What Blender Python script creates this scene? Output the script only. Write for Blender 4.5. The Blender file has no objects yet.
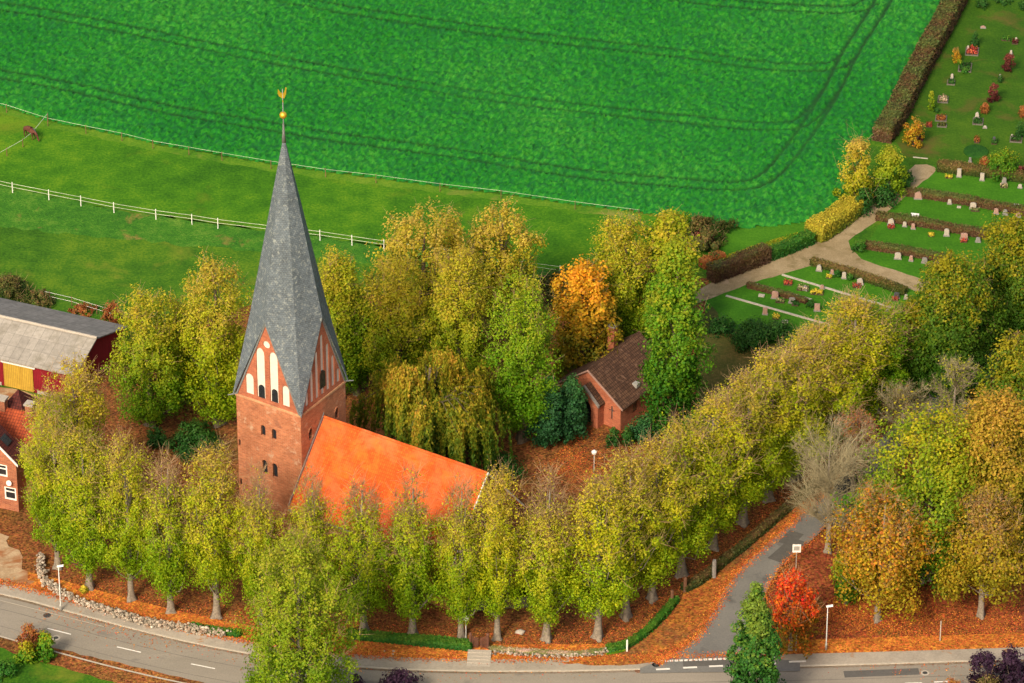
import bpy, bmesh, math, random
import numpy as np
from mathutils import Vector, Matrix
R = math.radians
scene = bpy.context.scene
COL = scene.collection

# ------------------------------------------------------------------ camera
FPX, PITCH, DIST = 4800.0, R(31.0), 520.0
CY, CZ = -DIST*math.cos(PITCH), DIST*math.sin(PITCH)
cp, sp = math.cos(PITCH), math.sin(PITCH)
def G(px, py, z=0.0):
    """world x,y of the picture point (px,py) on the level z"""
    a, b = px-512.0, 341.5-py
    dx, dy, dz = a, FPX*cp + b*sp, -FPX*sp + b*cp
    t = (z-CZ)/dz
    return (dx*t, CY+dy*t)
def depth(x, y, z=0.0): return (y-CY)*cp - (z-CZ)*sp
def scale_at(x, y, z=0.0): return FPX/depth(x, y, z)
def top_z(y, py):
    a = (341.5-py)/FPX
    dy = y-CY
    return CZ + dy*(a*cp-sp)/(cp+a*sp)
cam = bpy.data.objects.new('camera', bpy.data.cameras.new('camera'))
COL.objects.link(cam); scene.camera = cam
cam.location = (0, CY, CZ); cam.rotation_euler = (math.pi/2-PITCH, 0, 0)
cam.data.sensor_width = 36; cam.data.lens = 36*FPX/1024; cam.data.clip_start = 1; cam.data.clip_end = 9000

# ------------------------------------------------------------------ light
SUN_EL, SUN_AZ = R(38), math.atan2(-0.90, -0.44)      # direction towards the sun: front left
w = bpy.data.worlds.new('World'); scene.world = w; w.use_nodes = True
nt = w.node_tree; sky = nt.nodes.new('ShaderNodeTexSky'); sky.sky_type = 'NISHITA'; sky.sun_disc = False
sd = Vector((math.cos(SUN_AZ)*math.cos(SUN_EL), math.sin(SUN_AZ)*math.cos(SUN_EL), math.sin(SUN_EL)))
sky.sun_elevation = SUN_EL; sky.sun_rotation = math.atan2(sd.x, sd.y)
sky.air_density = 1.0; sky.dust_density = 4.5; sky.ozone_density = 0.6
bg = nt.nodes['Background']; tint = nt.nodes.new('ShaderNodeMix'); tint.data_type = 'RGBA'; tint.blend_type = 'MULTIPLY'; tint.inputs[0].default_value = 1; tint.inputs[7].default_value = (1.0, .92, .78, 1); nt.links.new(sky.outputs[0], tint.inputs[6]); nt.links.new(tint.outputs[2], bg.inputs[0]); bg.inputs[1].default_value = 0.15
sl = bpy.data.lights.new('sun', 'SUN'); sl.energy = 2.3; sl.angle = R(11); sl.color = (1.0, 0.86, 0.66)
so = bpy.data.objects.new('sun', sl); COL.objects.link(so)
so.rotation_euler = sd.to_track_quat('Z', 'Y').to_euler(); so.location = (0, 0, 200)
vs = scene.view_settings; vs.view_transform = 'Standard'; vs.look = 'None'; vs.gamma = 1; vs.use_curve_mapping = False
vs.exposure = 0.54
scene.cycles.max_bounces = 4; scene.cycles.diffuse_bounces = 3; scene.cycles.transmission_bounces = 3
scene.cycles.transparent_max_bounces = 4; scene.cycles.caustics_reflective = False; scene.cycles.caustics_refractive = False

# ------------------------------------------------------------------ object helpers
LABELS = {}
def tag(o, label=None, cat=None, group=None, kind=None):
    if label:
        if label in LABELS and not group: print('DUPLICATE LABEL', label)
        LABELS[label] = 1
        o['label'] = label
    if cat: o['category'] = cat
    if group: o['group'] = group
    if kind: o['kind'] = kind
    return o
def thing(name, label, cat, loc=(0, 0, 0), rz=0.0, group=None):
    o = bpy.data.objects.new(name, None); COL.objects.link(o)
    o.location = loc; o.rotation_euler = (0, 0, rz); o.empty_display_size = 0.5
    return tag(o, label, cat, group)
def link(name, me, mat=None, parent=None, loc=None, smooth=False):
    o = bpy.data.objects.new(name, me); COL.objects.link(o)
    if mat:
        me.materials.clear()
        for m in (mat if isinstance(mat, (list, tuple)) else [mat]): me.materials.append(m)
    if parent: o.parent = parent
    if loc: o.location = loc
    if smooth: me.polygons.foreach_set('use_smooth', [True]*len(me.polygons))
    return o
def copy_tree(o, parent=None):
    c = o.copy(); COL.objects.link(c)
    if parent: c.parent = parent
    for ch in [k for k in o.children]: copy_tree(ch, c)
    return c

class MB:
    def __init__(s): s.v, s.f, s.n = [], [], 0
    def add(s, v, f):
        v = np.asarray(v, float).reshape(-1, 3)
        s.v.append(v); n = s.n
        s.f.extend([[i+n for i in q] for q in f]); s.n += len(v)
    def quads(s, v4):
        """v4: N x 4 x 3"""
        N = len(v4)
        s.v.append(v4.reshape(-1, 3))
        s.f.extend((np.arange(N*4).reshape(N, 4)+s.n).tolist()); s.n += N*4
    def box(s, x0, x1, y0, y1, z0, z1):
        s.add([(x0,y0,z0),(x1,y0,z0),(x1,y1,z0),(x0,y1,z0),(x0,y0,z1),(x1,y0,z1),(x1,y1,z1),(x0,y1,z1)],
              [(0,3,2,1),(4,5,6,7),(0,1,5,4),(1,2,6,5),(2,3,7,6),(3,0,4,7)])
    def tube(s, pts, rad, k=6, cap=True):
        pts = np.asarray(pts, float); n = len(pts)
        d = np.gradient(pts, axis=0); vs_ = []
        for i in range(n):
            t = d[i]/(np.linalg.norm(d[i])+1e-9)
            a = np.array([0, 0, 1.0]) if abs(t[2]) < .9 else np.array([1.0, 0, 0])
            u = np.cross(t, a); u /= np.linalg.norm(u)+1e-9; v = np.cross(t, u)
            for j in range(k):
                q = 2*math.pi*j/k
                vs_.append(pts[i] + rad[i]*(math.cos(q)*u+math.sin(q)*v))
        f = []
        for i in range(n-1):
            for j in range(k):
                f.append((i*k+j, i*k+(j+1) % k, (i+1)*k+(j+1) % k, (i+1)*k+j))
        if cap: f.append(tuple(range(k-1, -1, -1))); f.append(tuple((n-1)*k+j for j in range(k)))
        s.add(vs_, f)
    def lathe(s, prof, k=12, c=(0, 0)):
        vs_ = [(c[0]+r*math.cos(2*math.pi*j/k), c[1]+r*math.sin(2*math.pi*j/k), z) for r, z in prof for j in range(k)]
        f = [(i*k+j, i*k+(j+1) % k, (i+1)*k+(j+1) % k, (i+1)*k+j) for i in range(len(prof)-1) for j in range(k)]
        f.append(tuple(range(k-1, -1, -1))); f.append(tuple((len(prof)-1)*k+j for j in range(k)))
        s.add(vs_, f)
    def mesh(s, name):
        me = bpy.data.meshes.new(name)
        V = np.concatenate(s.v) if s.v else np.zeros((0, 3))
        me.from_pydata(V.tolist(), [], s.f); me.update()
        return me
    def build(s, name, mat, parent=None, smooth=False, loc=None, uv=False):
        me = s.mesh(name)
        if uv: set_uv(me)
        return link(name, me, mat, parent, loc, smooth)
def set_uv(me):
    uvl = me.uv_layers.new(name='UVMap') if not me.uv_layers else me.uv_layers[0]
    for p in me.polygons:
        n = p.normal
        t = Vector((0, 0, 1)).cross(n)
        t = Vector((1, 0, 0)) if t.length < 1e-3 else t.normalized()
        b = n.cross(t)
        for li in p.loop_indices:
            co = me.vertices[me.loops[li].vertex_index].co
            uvl.data[li].uv = (co.dot(t), co.dot(b))

# ------------------------------------------------------------------ materials
def newmat(name):
    m = bpy.data.materials.new(name); m.use_nodes = True
    n = m.node_tree.nodes; return m, n, m.node_tree.links, n['Principled BSDF']
def N(n, t, **k):
    x = n.new(t)
    for a, b in k.items(): setattr(x, a, b)
    return x
def ramp(n, stops, interp='LINEAR'):
    r = n.new('ShaderNodeValToRGB'); r.color_ramp.interpolation = interp
    e = r.color_ramp.elements
    while len(e) < len(stops): e.new(0.5)
    for i, (p, c) in enumerate(stops): e[i].position = p; e[i].color = (*c[:3], 1)
    return r
def noise(n, l, vec, scale, detail=3, rough=.6, dist=0.0):
    x = n.new('ShaderNodeTexNoise'); x.inputs['Scale'].default_value = scale; x.inputs['Detail'].default_value = detail
    x.inputs['Roughness'].default_value = rough; x.inputs['Distortion'].default_value = dist
    l.new(vec, x.inputs['Vector']); return x
def mth(n, l, op, a, b=None, c=None):
    x = n.new('ShaderNodeMath'); x.operation = op
    for i, q in enumerate((a, b, c)):
        if q is None: continue
        if isinstance(q, (int, float)): x.inputs[i].default_value = q
        else: l.new(q, x.inputs[i])
    return x.outputs[0]
def mixc(n, l, fac, a, b, mode='MIX'):
    x = n.new('ShaderNodeMix'); x.data_type = 'RGBA'; x.blend_type = mode; x.clamp_result = False
    for s_, q in ((x.inputs[0], fac), (x.inputs[6], a), (x.inputs[7], b)):
        if isinstance(q, (int, float)): s_.default_value = q
        elif isinstance(q, tuple): s_.default_value = (*q[:3], 1)
        else: l.new(q, s_)
    return x.outputs[2]

def ground_mat(name, dark, mid, light, scales=(.035, .35, 3.2), weights=(.35, .3, .35), lo=.36, hi=.64, rough=.95, bump=.25, extra=None, stretch=None, speck=None):
    m, n, l, p = newmat(name)
    tc = N(n, 'ShaderNodeTexCoord'); v = tc.outputs['Object']
    if stretch:
        mp = N(n, 'ShaderNodeMapping'); l.new(v, mp.inputs[0]); mp.inputs['Scale'].default_value = stretch; v2 = mp.outputs[0]
    else: v2 = v
    a = noise(n, l, v2, scales[0], 4); b = noise(n, l, v2, scales[1], 4); c = noise(n, l, v, scales[2], 3, .7)
    s_ = mth(n, l, 'ADD', mth(n, l, 'MULTIPLY', a.outputs[0], weights[0]), mth(n, l, 'MULTIPLY', b.outputs[0], weights[1]))
    s_ = mth(n, l, 'ADD', s_, mth(n, l, 'MULTIPLY', c.outputs[0], weights[2]))
    r = ramp(n, [(lo, dark), ((lo+hi)/2, mid), (hi, light)]); l.new(s_, r.inputs[0])
    col = r.outputs[0]
    if extra:      # (colour, noise scale, threshold lo, hi)
        for ec, es, e0, e1 in extra:
            e = noise(n, l, v, es, 4, .65, .4)
            er = ramp(n, [(e0, (0, 0, 0)), (e1, (1, 1, 1))]); l.new(e.outputs[0], er.inputs[0])
            col = mixc(n, l, er.outputs[0], col, ec)
    if speck:
        vo = N(n, 'ShaderNodeTexVoronoi'); vo.inputs['Scale'].default_value = speck[0]; l.new(v, vo.inputs['Vector'])
        hs = N(n, 'ShaderNodeSeparateColor'); l.new(vo.outputs['Color'], hs.inputs[0])
        mr = N(n, 'ShaderNodeMapRange'); l.new(hs.outputs[0], mr.inputs[0]); mr.inputs[3].default_value = speck[1]; mr.inputs[4].default_value = speck[2]
        hv = N(n, 'ShaderNodeHueSaturation'); l.new(col, hv.inputs['Color']); l.new(mr.outputs[0], hv.inputs['Value']); 
        mr2 = N(n, 'ShaderNodeMapRange'); l.new(hs.outputs[1], mr2.inputs[0]); mr2.inputs[3].default_value = .5-speck[3]; mr2.inputs[4].default_value = .5+speck[3]
        l.new(mr2.outputs[0], hv.inputs['Hue']); col = hv.outputs[0]
    l.new(col, p.inputs['Base Color']); p.inputs['Roughness'].default_value = rough
    p.inputs['Specular IOR Level'].default_value = .15
    if bump:
        bp = N(n, 'ShaderNodeBump'); bp.inputs['Strength'].default_value = bump; bp.inputs['Distance'].default_value = .3
        l.new(c.outputs[0], bp.inputs['Height']); l.new(bp.outputs[0], p.inputs['Normal'])
    return m

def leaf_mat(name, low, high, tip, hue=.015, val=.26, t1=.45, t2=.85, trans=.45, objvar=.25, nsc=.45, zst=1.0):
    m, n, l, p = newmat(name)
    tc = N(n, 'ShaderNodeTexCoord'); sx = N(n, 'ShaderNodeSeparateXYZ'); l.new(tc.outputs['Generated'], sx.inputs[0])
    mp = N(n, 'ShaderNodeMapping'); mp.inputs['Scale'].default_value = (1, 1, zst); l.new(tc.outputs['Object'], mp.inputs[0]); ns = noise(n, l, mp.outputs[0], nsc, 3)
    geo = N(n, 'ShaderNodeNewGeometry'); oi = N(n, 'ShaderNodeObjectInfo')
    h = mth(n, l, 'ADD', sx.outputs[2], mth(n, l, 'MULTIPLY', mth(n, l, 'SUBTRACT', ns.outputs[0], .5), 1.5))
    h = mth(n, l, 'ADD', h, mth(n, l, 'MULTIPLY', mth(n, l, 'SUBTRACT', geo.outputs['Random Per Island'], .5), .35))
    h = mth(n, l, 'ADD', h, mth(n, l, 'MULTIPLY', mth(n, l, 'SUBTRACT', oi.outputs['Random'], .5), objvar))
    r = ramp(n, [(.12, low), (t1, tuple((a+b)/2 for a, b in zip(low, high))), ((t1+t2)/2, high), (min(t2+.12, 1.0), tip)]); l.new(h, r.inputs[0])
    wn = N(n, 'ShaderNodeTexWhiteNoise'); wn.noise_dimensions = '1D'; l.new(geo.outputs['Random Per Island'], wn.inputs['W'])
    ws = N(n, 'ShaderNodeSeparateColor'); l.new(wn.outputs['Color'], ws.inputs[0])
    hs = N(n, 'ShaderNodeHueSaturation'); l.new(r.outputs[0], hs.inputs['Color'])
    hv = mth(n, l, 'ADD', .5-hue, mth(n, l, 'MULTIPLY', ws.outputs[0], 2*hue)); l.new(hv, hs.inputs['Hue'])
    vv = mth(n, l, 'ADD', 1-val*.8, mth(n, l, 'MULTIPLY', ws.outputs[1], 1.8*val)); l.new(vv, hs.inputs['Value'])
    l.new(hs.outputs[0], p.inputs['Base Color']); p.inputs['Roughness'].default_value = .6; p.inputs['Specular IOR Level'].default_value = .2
    if trans:
        tr = N(n, 'ShaderNodeBsdfTranslucent'); l.new(hs.outputs[0], tr.inputs[0])
        mx = N(n, 'ShaderNodeMixShader'); mx.inputs[0].default_value = trans
        l.new(p.outputs[0], mx.inputs[1]); l.new(tr.outputs[0], mx.inputs[2]); l.new(mx.outputs[0], n['Material Output'].inputs[0])
    return m

def brick_mat(name, c1, c2, mortar, bw=.26, bh=.085, stain=.5, msize=.012, rough=.9, bump=.3, offset=.5, big=None):
    m, n, l, p = newmat(name)
    tc = N(n, 'ShaderNodeTexCoord'); v = tc.outputs['UV']
    b = N(n, 'ShaderNodeTexBrick'); l.new(v, b.inputs['Vector']); b.offset = offset
    b.inputs['Color1'].default_value = (*c1, 1); b.inputs['Color2'].default_value = (*c2, 1); b.inputs['Mortar'].default_value = (*mortar, 1)
    b.inputs['Scale'].default_value = 1; b.inputs['Brick Width'].default_value = bw; b.inputs['Row Height'].default_value = bh
    b.inputs['Mortar Size'].default_value = msize; b.inputs['Mortar Smooth'].default_value = .3
    a = noise(n, l, tc.outputs['Object'], .35, 5, .65, .3); c = noise(n, l, tc.outputs['Object'], 2.2, 4, .7)
    s_ = mth(n, l, 'ADD', mth(n, l, 'MULTIPLY', a.outputs[0], .5), mth(n, l, 'MULTIPLY', c.outputs[0], .5))
    mr = N(n, 'ShaderNodeMapRange'); l.new(s_, mr.inputs[0]); mr.inputs[1].default_value = .3; mr.inputs[2].default_value = .7
    mr.inputs[3].default_value = 1-stain; mr.inputs[4].default_value = 1+stain*.7
    hs = N(n, 'ShaderNodeHueSaturation'); l.new(b.outputs['Color'], hs.inputs['Color']); l.new(mr.outputs[0], hs.inputs['Value'])
    col = hs.outputs[0]
    if big:
        for ec, es, e0, e1 in big:
            e = noise(n, l, tc.outputs['Object'], es, 5, .7, .4); er = ramp(n, [(e0, (0, 0, 0)), (e1, (1, 1, 1))]); l.new(e.outputs[0], er.inputs[0])
            col = mixc(n, l, er.outputs[0], col, ec)
    l.new(col, p.inputs['Base Color']); p.inputs['Roughness'].default_value = rough; p.inputs['Specular IOR Level'].default_value = .25
    bp = N(n, 'ShaderNodeBump'); bp.inputs['Strength'].default_value = bump; bp.inputs['Distance'].default_value = .05
    l.new(mth(n, l, 'ADD', mth(n, l, 'MULTIPLY', b.outputs['Fac'], -1.0), c.outputs[0]), bp.inputs['Height']); l.new(bp.outputs[0], p.inputs['Normal'])
    return m
def plain(name, col, rough=.7, metal=0.0, var=.15, sc=3.0, spec=.4):
    m, n, l, p = newmat(name)
    tc = N(n, 'ShaderNodeTexCoord'); a = noise(n, l, tc.outputs['Object'], sc, 4, .65)
    r = ramp(n, [(.3, tuple(c*(1-var) for c in col)), (.7, tuple(min(1, c*(1+var)) for c in col))]); l.new(a.outputs[0], r.inputs[0])
    l.new(r.outputs[0], p.inputs['Base Color']); p.inputs['Roughness'].default_value = rough; p.inputs['Metallic'].default_value = metal
    p.inputs['Specular IOR Level'].default_value = spec
    return m
M = {}
M['grass'] = ground_mat('grass', (.020, .080, .005), (.046, .14, .007), (.105, .20, .010), lo=.41, hi=.60, extra=[((.16, .19, .02), .11, .56, .74)])
M['grass_up'] = ground_mat('pasture_grass', (.022, .10, .004), (.050, .17, .005), (.11, .235, .008), lo=.41, hi=.60, extra=[((.13, .17, .012), .07, .55, .75)])
M['rough_grass'] = ground_mat('rough_grass', (.016, .085, .010), (.045, .17, .012), (.13, .25, .03), scales=(.12, .7, 3.2), bump=.6, extra=[((.25, .17, .05), .2, .60, .72)])
M['lawn'] = ground_mat('cemetery_lawn', (.022, .10, .005), (.042, .155, .007), (.075, .22, .010))
M['lawn_up'] = ground_mat('upper_lawn', (.016, .060, .004), (.034, .10, .005), (.068, .14, .008), extra=[((.10, .08, .02), .15, .55, .72)])
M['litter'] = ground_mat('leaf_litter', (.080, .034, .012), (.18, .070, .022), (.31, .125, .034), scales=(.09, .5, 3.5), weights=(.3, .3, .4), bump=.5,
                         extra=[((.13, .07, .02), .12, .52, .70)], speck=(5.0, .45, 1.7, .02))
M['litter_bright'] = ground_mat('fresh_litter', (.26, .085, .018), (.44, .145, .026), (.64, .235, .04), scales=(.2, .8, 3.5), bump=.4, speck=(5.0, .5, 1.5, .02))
M['litter_mid'] = ground_mat('mid_litter', (.14, .052, .014), (.31, .105, .022), (.50, .18, .034), scales=(.12, .6, 3.5), bump=.4, speck=(5.0, .5, 1.5, .02), extra=[((.16, .08, .03), .15, .52, .68)])
M['litter_red'] = ground_mat('red_litter', (.10, .030, .012), (.20, .055, .020), (.34, .10, .03), scales=(.1, .5, 3.5), bump=.4, speck=(5.0, .45, 1.7, .02), extra=[((.06, .08, .015), .1, .55, .70)])
M['sand'] = ground_mat('gravel', (.26, .175, .10), (.38, .275, .17), (.52, .40, .27), scales=(.15, .9, 5), bump=.2, extra=[((.28, .12, .05), .30, .46, .60)])
M['path'] = ground_mat('cemetery_path_gravel', (.20, .155, .08), (.29, .225, .13), (.40, .32, .20), scales=(.12, .8, 6), bump=.2, extra=[((.15, .12, .05), .3, .54, .68), ((.38, .29, .20), .5, .6, .75)])
M['asphalt'] = ground_mat('asphalt', (.21, .19, .16), (.265, .24, .205), (.33, .295, .25), scales=(.05, .35, 6), bump=.05, rough=.85, extra=[((.18, .165, .15), .22, .58, .68)], stretch=(.3, 1, 1))
M['asphalt2'] = ground_mat('side_asphalt', (.13, .13, .13), (.17, .17, .165), (.22, .215, .205), scales=(.06, .35, 6), bump=.05, rough=.85, extra=[((.105, .105, .105), .22, .56, .64)])
M['patch'] = ground_mat('repair_and_shadow', (.085, .083, .08), (.105, .102, .098), (.13, .125, .12), bump=.05)  # repair asphalt, also the tone of a shadow painted on the side road
M['pave'] = ground_mat('pavement', (.25, .22, .185), (.33, .295, .25), (.42, .37, .31), scales=(.1, .6, 5), bump=.1, extra=[((.34, .16, .06), .5, .62, .72)])
M['kerb'] = plain('kerb_stone', (.42, .38, .32), .85)
M['paint'] = plain('road_paint', (.72, .70, .66), .7, var=.12)
M['crop'] = None
M['tower_brick'] = brick_mat('tower_brick', (.52, .185, .085), (.37, .115, .055), (.42, .25, .15), stain=.40, bw=.5, bh=.16, msize=.02, big=[((.50, .33, .22), .9, .58, .72), ((.22, .10, .07), .5, .60, .74)])
M['pale_brick'] = brick_mat('pale_brick', (.60, .33, .17), (.5, .25, .12), (.5, .35, .22), bw=.5, bh=.16)
M['brick'] = brick_mat('red_brick', (.47, .135, .062), (.33, .08, .042), (.38, .2, .13), stain=.4, bw=.4, bh=.13, msize=.018)
M['house_brick'] = brick_mat('house_brick', (.40, .125, .055), (.27, .07, .038), (.38, .24, .16), stain=.4, bw=.4, bh=.13, msize=.018)
M['slate'] = brick_mat('slate', (.150, .185, .220), (.110, .140, .172), (.075, .085, .10), stain=.45, bw=.28, bh=.2, msize=.02, rough=.6, big=[((.30, .33, .32), 3.0, .53, .70), ((.07, .085, .10), 1.6, .58, .78)])
M['orange_tile'] = brick_mat('orange_tile', (.74, .125, .018), (.58, .088, .014), (.40, .06, .01), stain=.45, bw=.22, bh=.34, msize=.022, offset=0, big=[((.66, .16, .055), .22, .48, .70), ((.78, .17, .022), .5, .50, .76), ((.50, .10, .03), 1.2, .60, .80), ((.75, .22, .07), 3.5, .64, .72)])
M['brown_tile'] = brick_mat('brown_tile', (.14, .075, .045), (.08, .042, .028), (.03, .015, .012), stain=.5, bw=.3, bh=.36, msize=.03, offset=0, big=[((.22, .13, .09), 1.5, .58, .70)])
M['red_tile'] = brick_mat('red_tile', (.42, .085, .03), (.30, .055, .022), (.12, .025, .015), stain=.4, bw=.3, bh=.36, msize=.03, offset=0)
M['maroon_tile'] = brick_mat('maroon_tile', (.13, .03, .025), (.085, .02, .018), (.03, .01, .01), stain=.4, bw=.3, bh=.36, msize=.03, offset=0)
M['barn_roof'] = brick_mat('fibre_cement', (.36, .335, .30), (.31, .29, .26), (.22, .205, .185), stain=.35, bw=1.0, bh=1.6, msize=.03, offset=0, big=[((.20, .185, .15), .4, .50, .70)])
M['barn_roof_shaded'] = brick_mat('shaded_fibre_cement', (.24, .23, .225), (.20, .195, .19), (.14, .14, .14), stain=.4, bw=1.0, bh=1.6, msize=.03, offset=0, big=[((.12, .12, .115), .4, .50, .70)])  # same roofing, with the far slope's shade put into a darker colour
M['barn_wall'] = brick_mat('red_boards', (.26, .012, .022), (.21, .010, .018), (.10, .006, .01), stain=.25, bw=.2, bh=9, msize=.02, offset=0)
M['yellow_board'] = brick_mat('yellow_boards', (.55, .36, .05), (.48, .30, .04), (.25, .15, .03), stain=.25, bw=.22, bh=9, msize=.02, offset=0)
M['white'] = plain('white_plaster', (.64, .61, .54), .85, var=.1)
M['white_paint'] = plain('white_paint', (.80, .79, .76), .5, var=.06)
M['glass'] = plain('dark_glass', (.02, .024, .03), .15, var=.3, spec=.6)
M['tape'] = plain('fence_tape', (.55, .58, .45), .6, var=.3, sc=.3)
M['gold'] = plain('gilding', (.95, .58, .06), .35, metal=.75, var=.08)
M['lead'] = plain('lead', (.22, .23, .24), .5, metal=.3)
M['metal'] = plain('galvanised_steel', (.48, .48, .46), .45, metal=.4)
M['dark_metal'] = plain('dark_iron', (.05, .05, .05), .6)
M['wood'] = plain('weathered_wood', (.17, .085, .05), .85, var=.35)
M['rust_wood'] = plain('gate_wood', (.12, .05, .032), .8, var=.3)
M['bark'] = plain('bark', (.21, .18, .145), .95, var=.45, sc=4)
M['bark_dark'] = plain('dark_bark', (.12, .095, .07), .95, var=.4, sc=4)
M['bark_pale'] = plain('pale_bark', (.36, .33, .27), .95, var=.3, sc=3)
M['twig'] = plain('twigs', (.34, .22, .12), .95, var=.3, sc=1)
M['twig_grey'] = plain('grey_twigs', (.27, .235, .14), .95, var=.3, sc=1)
M['twig_pink'] = plain('pinkish_twigs', (.28, .16, .10), .95, var=.3, sc=1)
M['granite'] = plain('granite', (.22, .21, .20), .7, var=.3, sc=8)
M['kerb_dark'] = plain('grave_kerb', (.13, .12, .10), .8)
M['pale_stone'] = plain('pale_stone', (.40, .36, .31), .8, var=.2, sc=8)
M['pink_stone'] = plain('pink_granite', (.36, .22, .18), .7, var=.25, sc=8)
M['dark_stone'] = plain('dark_granite', (.07, .07, .08), .35, var=.3, sc=8)
M['boulder'] = plain('field_stone', (.50, .45, .38), .9, var=.45, sc=1.5)
M['soil'] = plain('soil', (.07, .045, .028), .95, var=.3)
M['car_dark'] = plain('dark_car_paint', (.03, .035, .05), .25, metal=.3, var=.05)
M['car_silver'] = plain('silver_car_paint', (.30, .31, .32), .3, metal=.5, var=.05)
M['rubber'] = plain('rubber', (.02, .02, .02), .9)
M['horse'] = plain('chestnut_coat', (.10, .032, .02), .8, var=.3, sc=2)
# foliage
def lm(k, *a, **kw): M[k] = leaf_mat(k, *a, **kw)
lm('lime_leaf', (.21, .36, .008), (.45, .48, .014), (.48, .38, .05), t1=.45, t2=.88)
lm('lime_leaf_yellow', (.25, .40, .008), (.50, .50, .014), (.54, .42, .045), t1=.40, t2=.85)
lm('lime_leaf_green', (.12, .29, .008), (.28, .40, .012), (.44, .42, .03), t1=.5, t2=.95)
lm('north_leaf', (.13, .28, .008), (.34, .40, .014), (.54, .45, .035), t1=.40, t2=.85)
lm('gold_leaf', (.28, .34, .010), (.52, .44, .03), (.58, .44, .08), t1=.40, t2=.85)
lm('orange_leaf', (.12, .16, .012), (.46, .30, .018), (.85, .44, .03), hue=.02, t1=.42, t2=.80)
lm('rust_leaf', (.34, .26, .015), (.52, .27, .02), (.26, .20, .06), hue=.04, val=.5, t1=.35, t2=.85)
lm('yellow_leaf', (.24, .22, .012), (.42, .31, .018), (.34, .21, .06), hue=.03, t1=.35, t2=.85)
lm('bronze_leaf', (.12, .17, .010), (.36, .30, .02), (.54, .34, .05), t1=.40, t2=.85)
lm('mixed_leaf', (.07, .20, .010), (.27, .36, .013), (.50, .43, .02), hue=.02, t1=.45, t2=.90)
lm('dark_leaf', (.035, .12, .008), (.10, .19, .010), (.36, .32, .015), t1=.5, t2=.92)
lm('bright_green_leaf', (.03, .15, .012), (.14, .31, .012), (.34, .38, .02), t1=.42, t2=.88)
lm('willow_leaf', (.17, .30, .010), (.32, .40, .018), (.42, .40, .035), t1=.4, t2=.9)
lm('red_leaf', (.22, .17, .015), (.60, .12, .015), (.75, .09, .02), hue=.02, val=.5, t1=.3, t2=.7)
lm('purple_leaf', (.025, .012, .028), (.05, .022, .055), (.07, .035, .07), hue=.03)
lm('maroon_leaf', (.09, .02, .018), (.17, .035, .03), (.30, .08, .06), hue=.03)
lm('yew_leaf', (.012, .060, .008), (.020, .085, .010), (.04, .11, .014), val=.4, trans=.1)
lm('spruce_leaf', (.014, .065, .020), (.024, .105, .028), (.05, .15, .035), val=.4, trans=.1)
lm('cypress_leaf', (.010, .055, .010), (.03, .12, .012), (.13, .20, .02), val=.4, trans=.1)
lm('weeping_leaf', (.07, .17, .014), (.36, .34, .022), (.62, .40, .05), hue=.03, t1=.45, t2=.88, nsc=1.3, zst=.12)
lm('hedge_leaf', (.016, .085, .010), (.035, .14, .012), (.09, .19, .02), trans=.15)
lm('dark_hedge_leaf', (.020, .045, .012), (.055, .07, .016), (.12, .085, .03), hue=.04, trans=.1)
lm('brown_hedge_leaf', (.075, .042, .022), (.11, .068, .026), (.085, .11, .025), hue=.03, trans=.15)
lm('yellow_hedge_leaf', (.09, .14, .012), (.30, .27, .02), (.42, .35, .03), trans=.15)
lm('scrub_leaf', (.045, .085, .018), (.12, .13, .03), (.25, .18, .06), hue=.04)
lm('rusty_shrub_leaf', (.25, .09, .03), (.40, .15, .04), (.45, .2, .06), hue=.03)
lm('garden_leaf', (.05, .18, .01), (.15, .30, .015), (.45, .38, .02), hue=.03)
lm('litter_leaf', (.30, .085, .02), (.52, .15, .03), (.62, .25, .05), hue=.03, val=.5, trans=0)
lm('flower_red', (.16, .05, .02), (.34, .05, .03), (.5, .1, .05), hue=.03, trans=0)
lm('flower_yellow', (.25, .28, .02), (.50, .40, .03), (.7, .5, .05), trans=0)
lm('flower_mixed', (.06, .13, .03), (.22, .22, .08), (.55, .40, .30), hue=.06, trans=0)

# ------------------------------------------------------------------ ground sheets
rng = np.random.default_rng(7)
def densify(pts, step=1.5, wob=0.0, closed=True, seed=1):
    r = random.Random(seed); out = []
    n = len(pts)
    for i in range(n if closed else n-1):
        a, b = pts[i], pts[(i+1) % n]
        L = math.hypot(b[0]-a[0], b[1]-a[1]); k = max(1, min(60, int(L/step)))
        for j in range(k):
            t = j/k; x, y = a[0]+(b[0]-a[0])*t, a[1]+(b[1]-a[1])*t
            if wob: x += r.uniform(-wob, wob); y += r.uniform(-wob, wob)
            out.append((x, y))
    if not closed: out.append(tuple(pts[-1]))
    return out
def smooth_line(px, k=8, z=0.0):
    """Catmull-Rom through pixel points laid on the ground"""
    P = [np.array(G(*p, z)) for p in px]; return smooth_world(P, k)
def smooth_world(P, k=8):
    P = [np.array(p, float) for p in P]
    if len(P) < 3: return [tuple(P[0]+(P[1]-P[0])*i/k) for i in range(k+1)]
    Q = [2*P[0]-P[1]]+P+[2*P[-1]-P[-2]]; out = []
    for i in range(1, len(Q)-2):
        a, b, c, d = Q[i-1:i+3]
        for j in range(k):
            t = j/k
            out.append(tuple(.5*((2*b)+(c-a)*t+(2*a-5*b+4*c-d)*t*t+(3*b-a-3*c+d)*t**3)))
    out.append(tuple(P[-1])); return out
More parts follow.
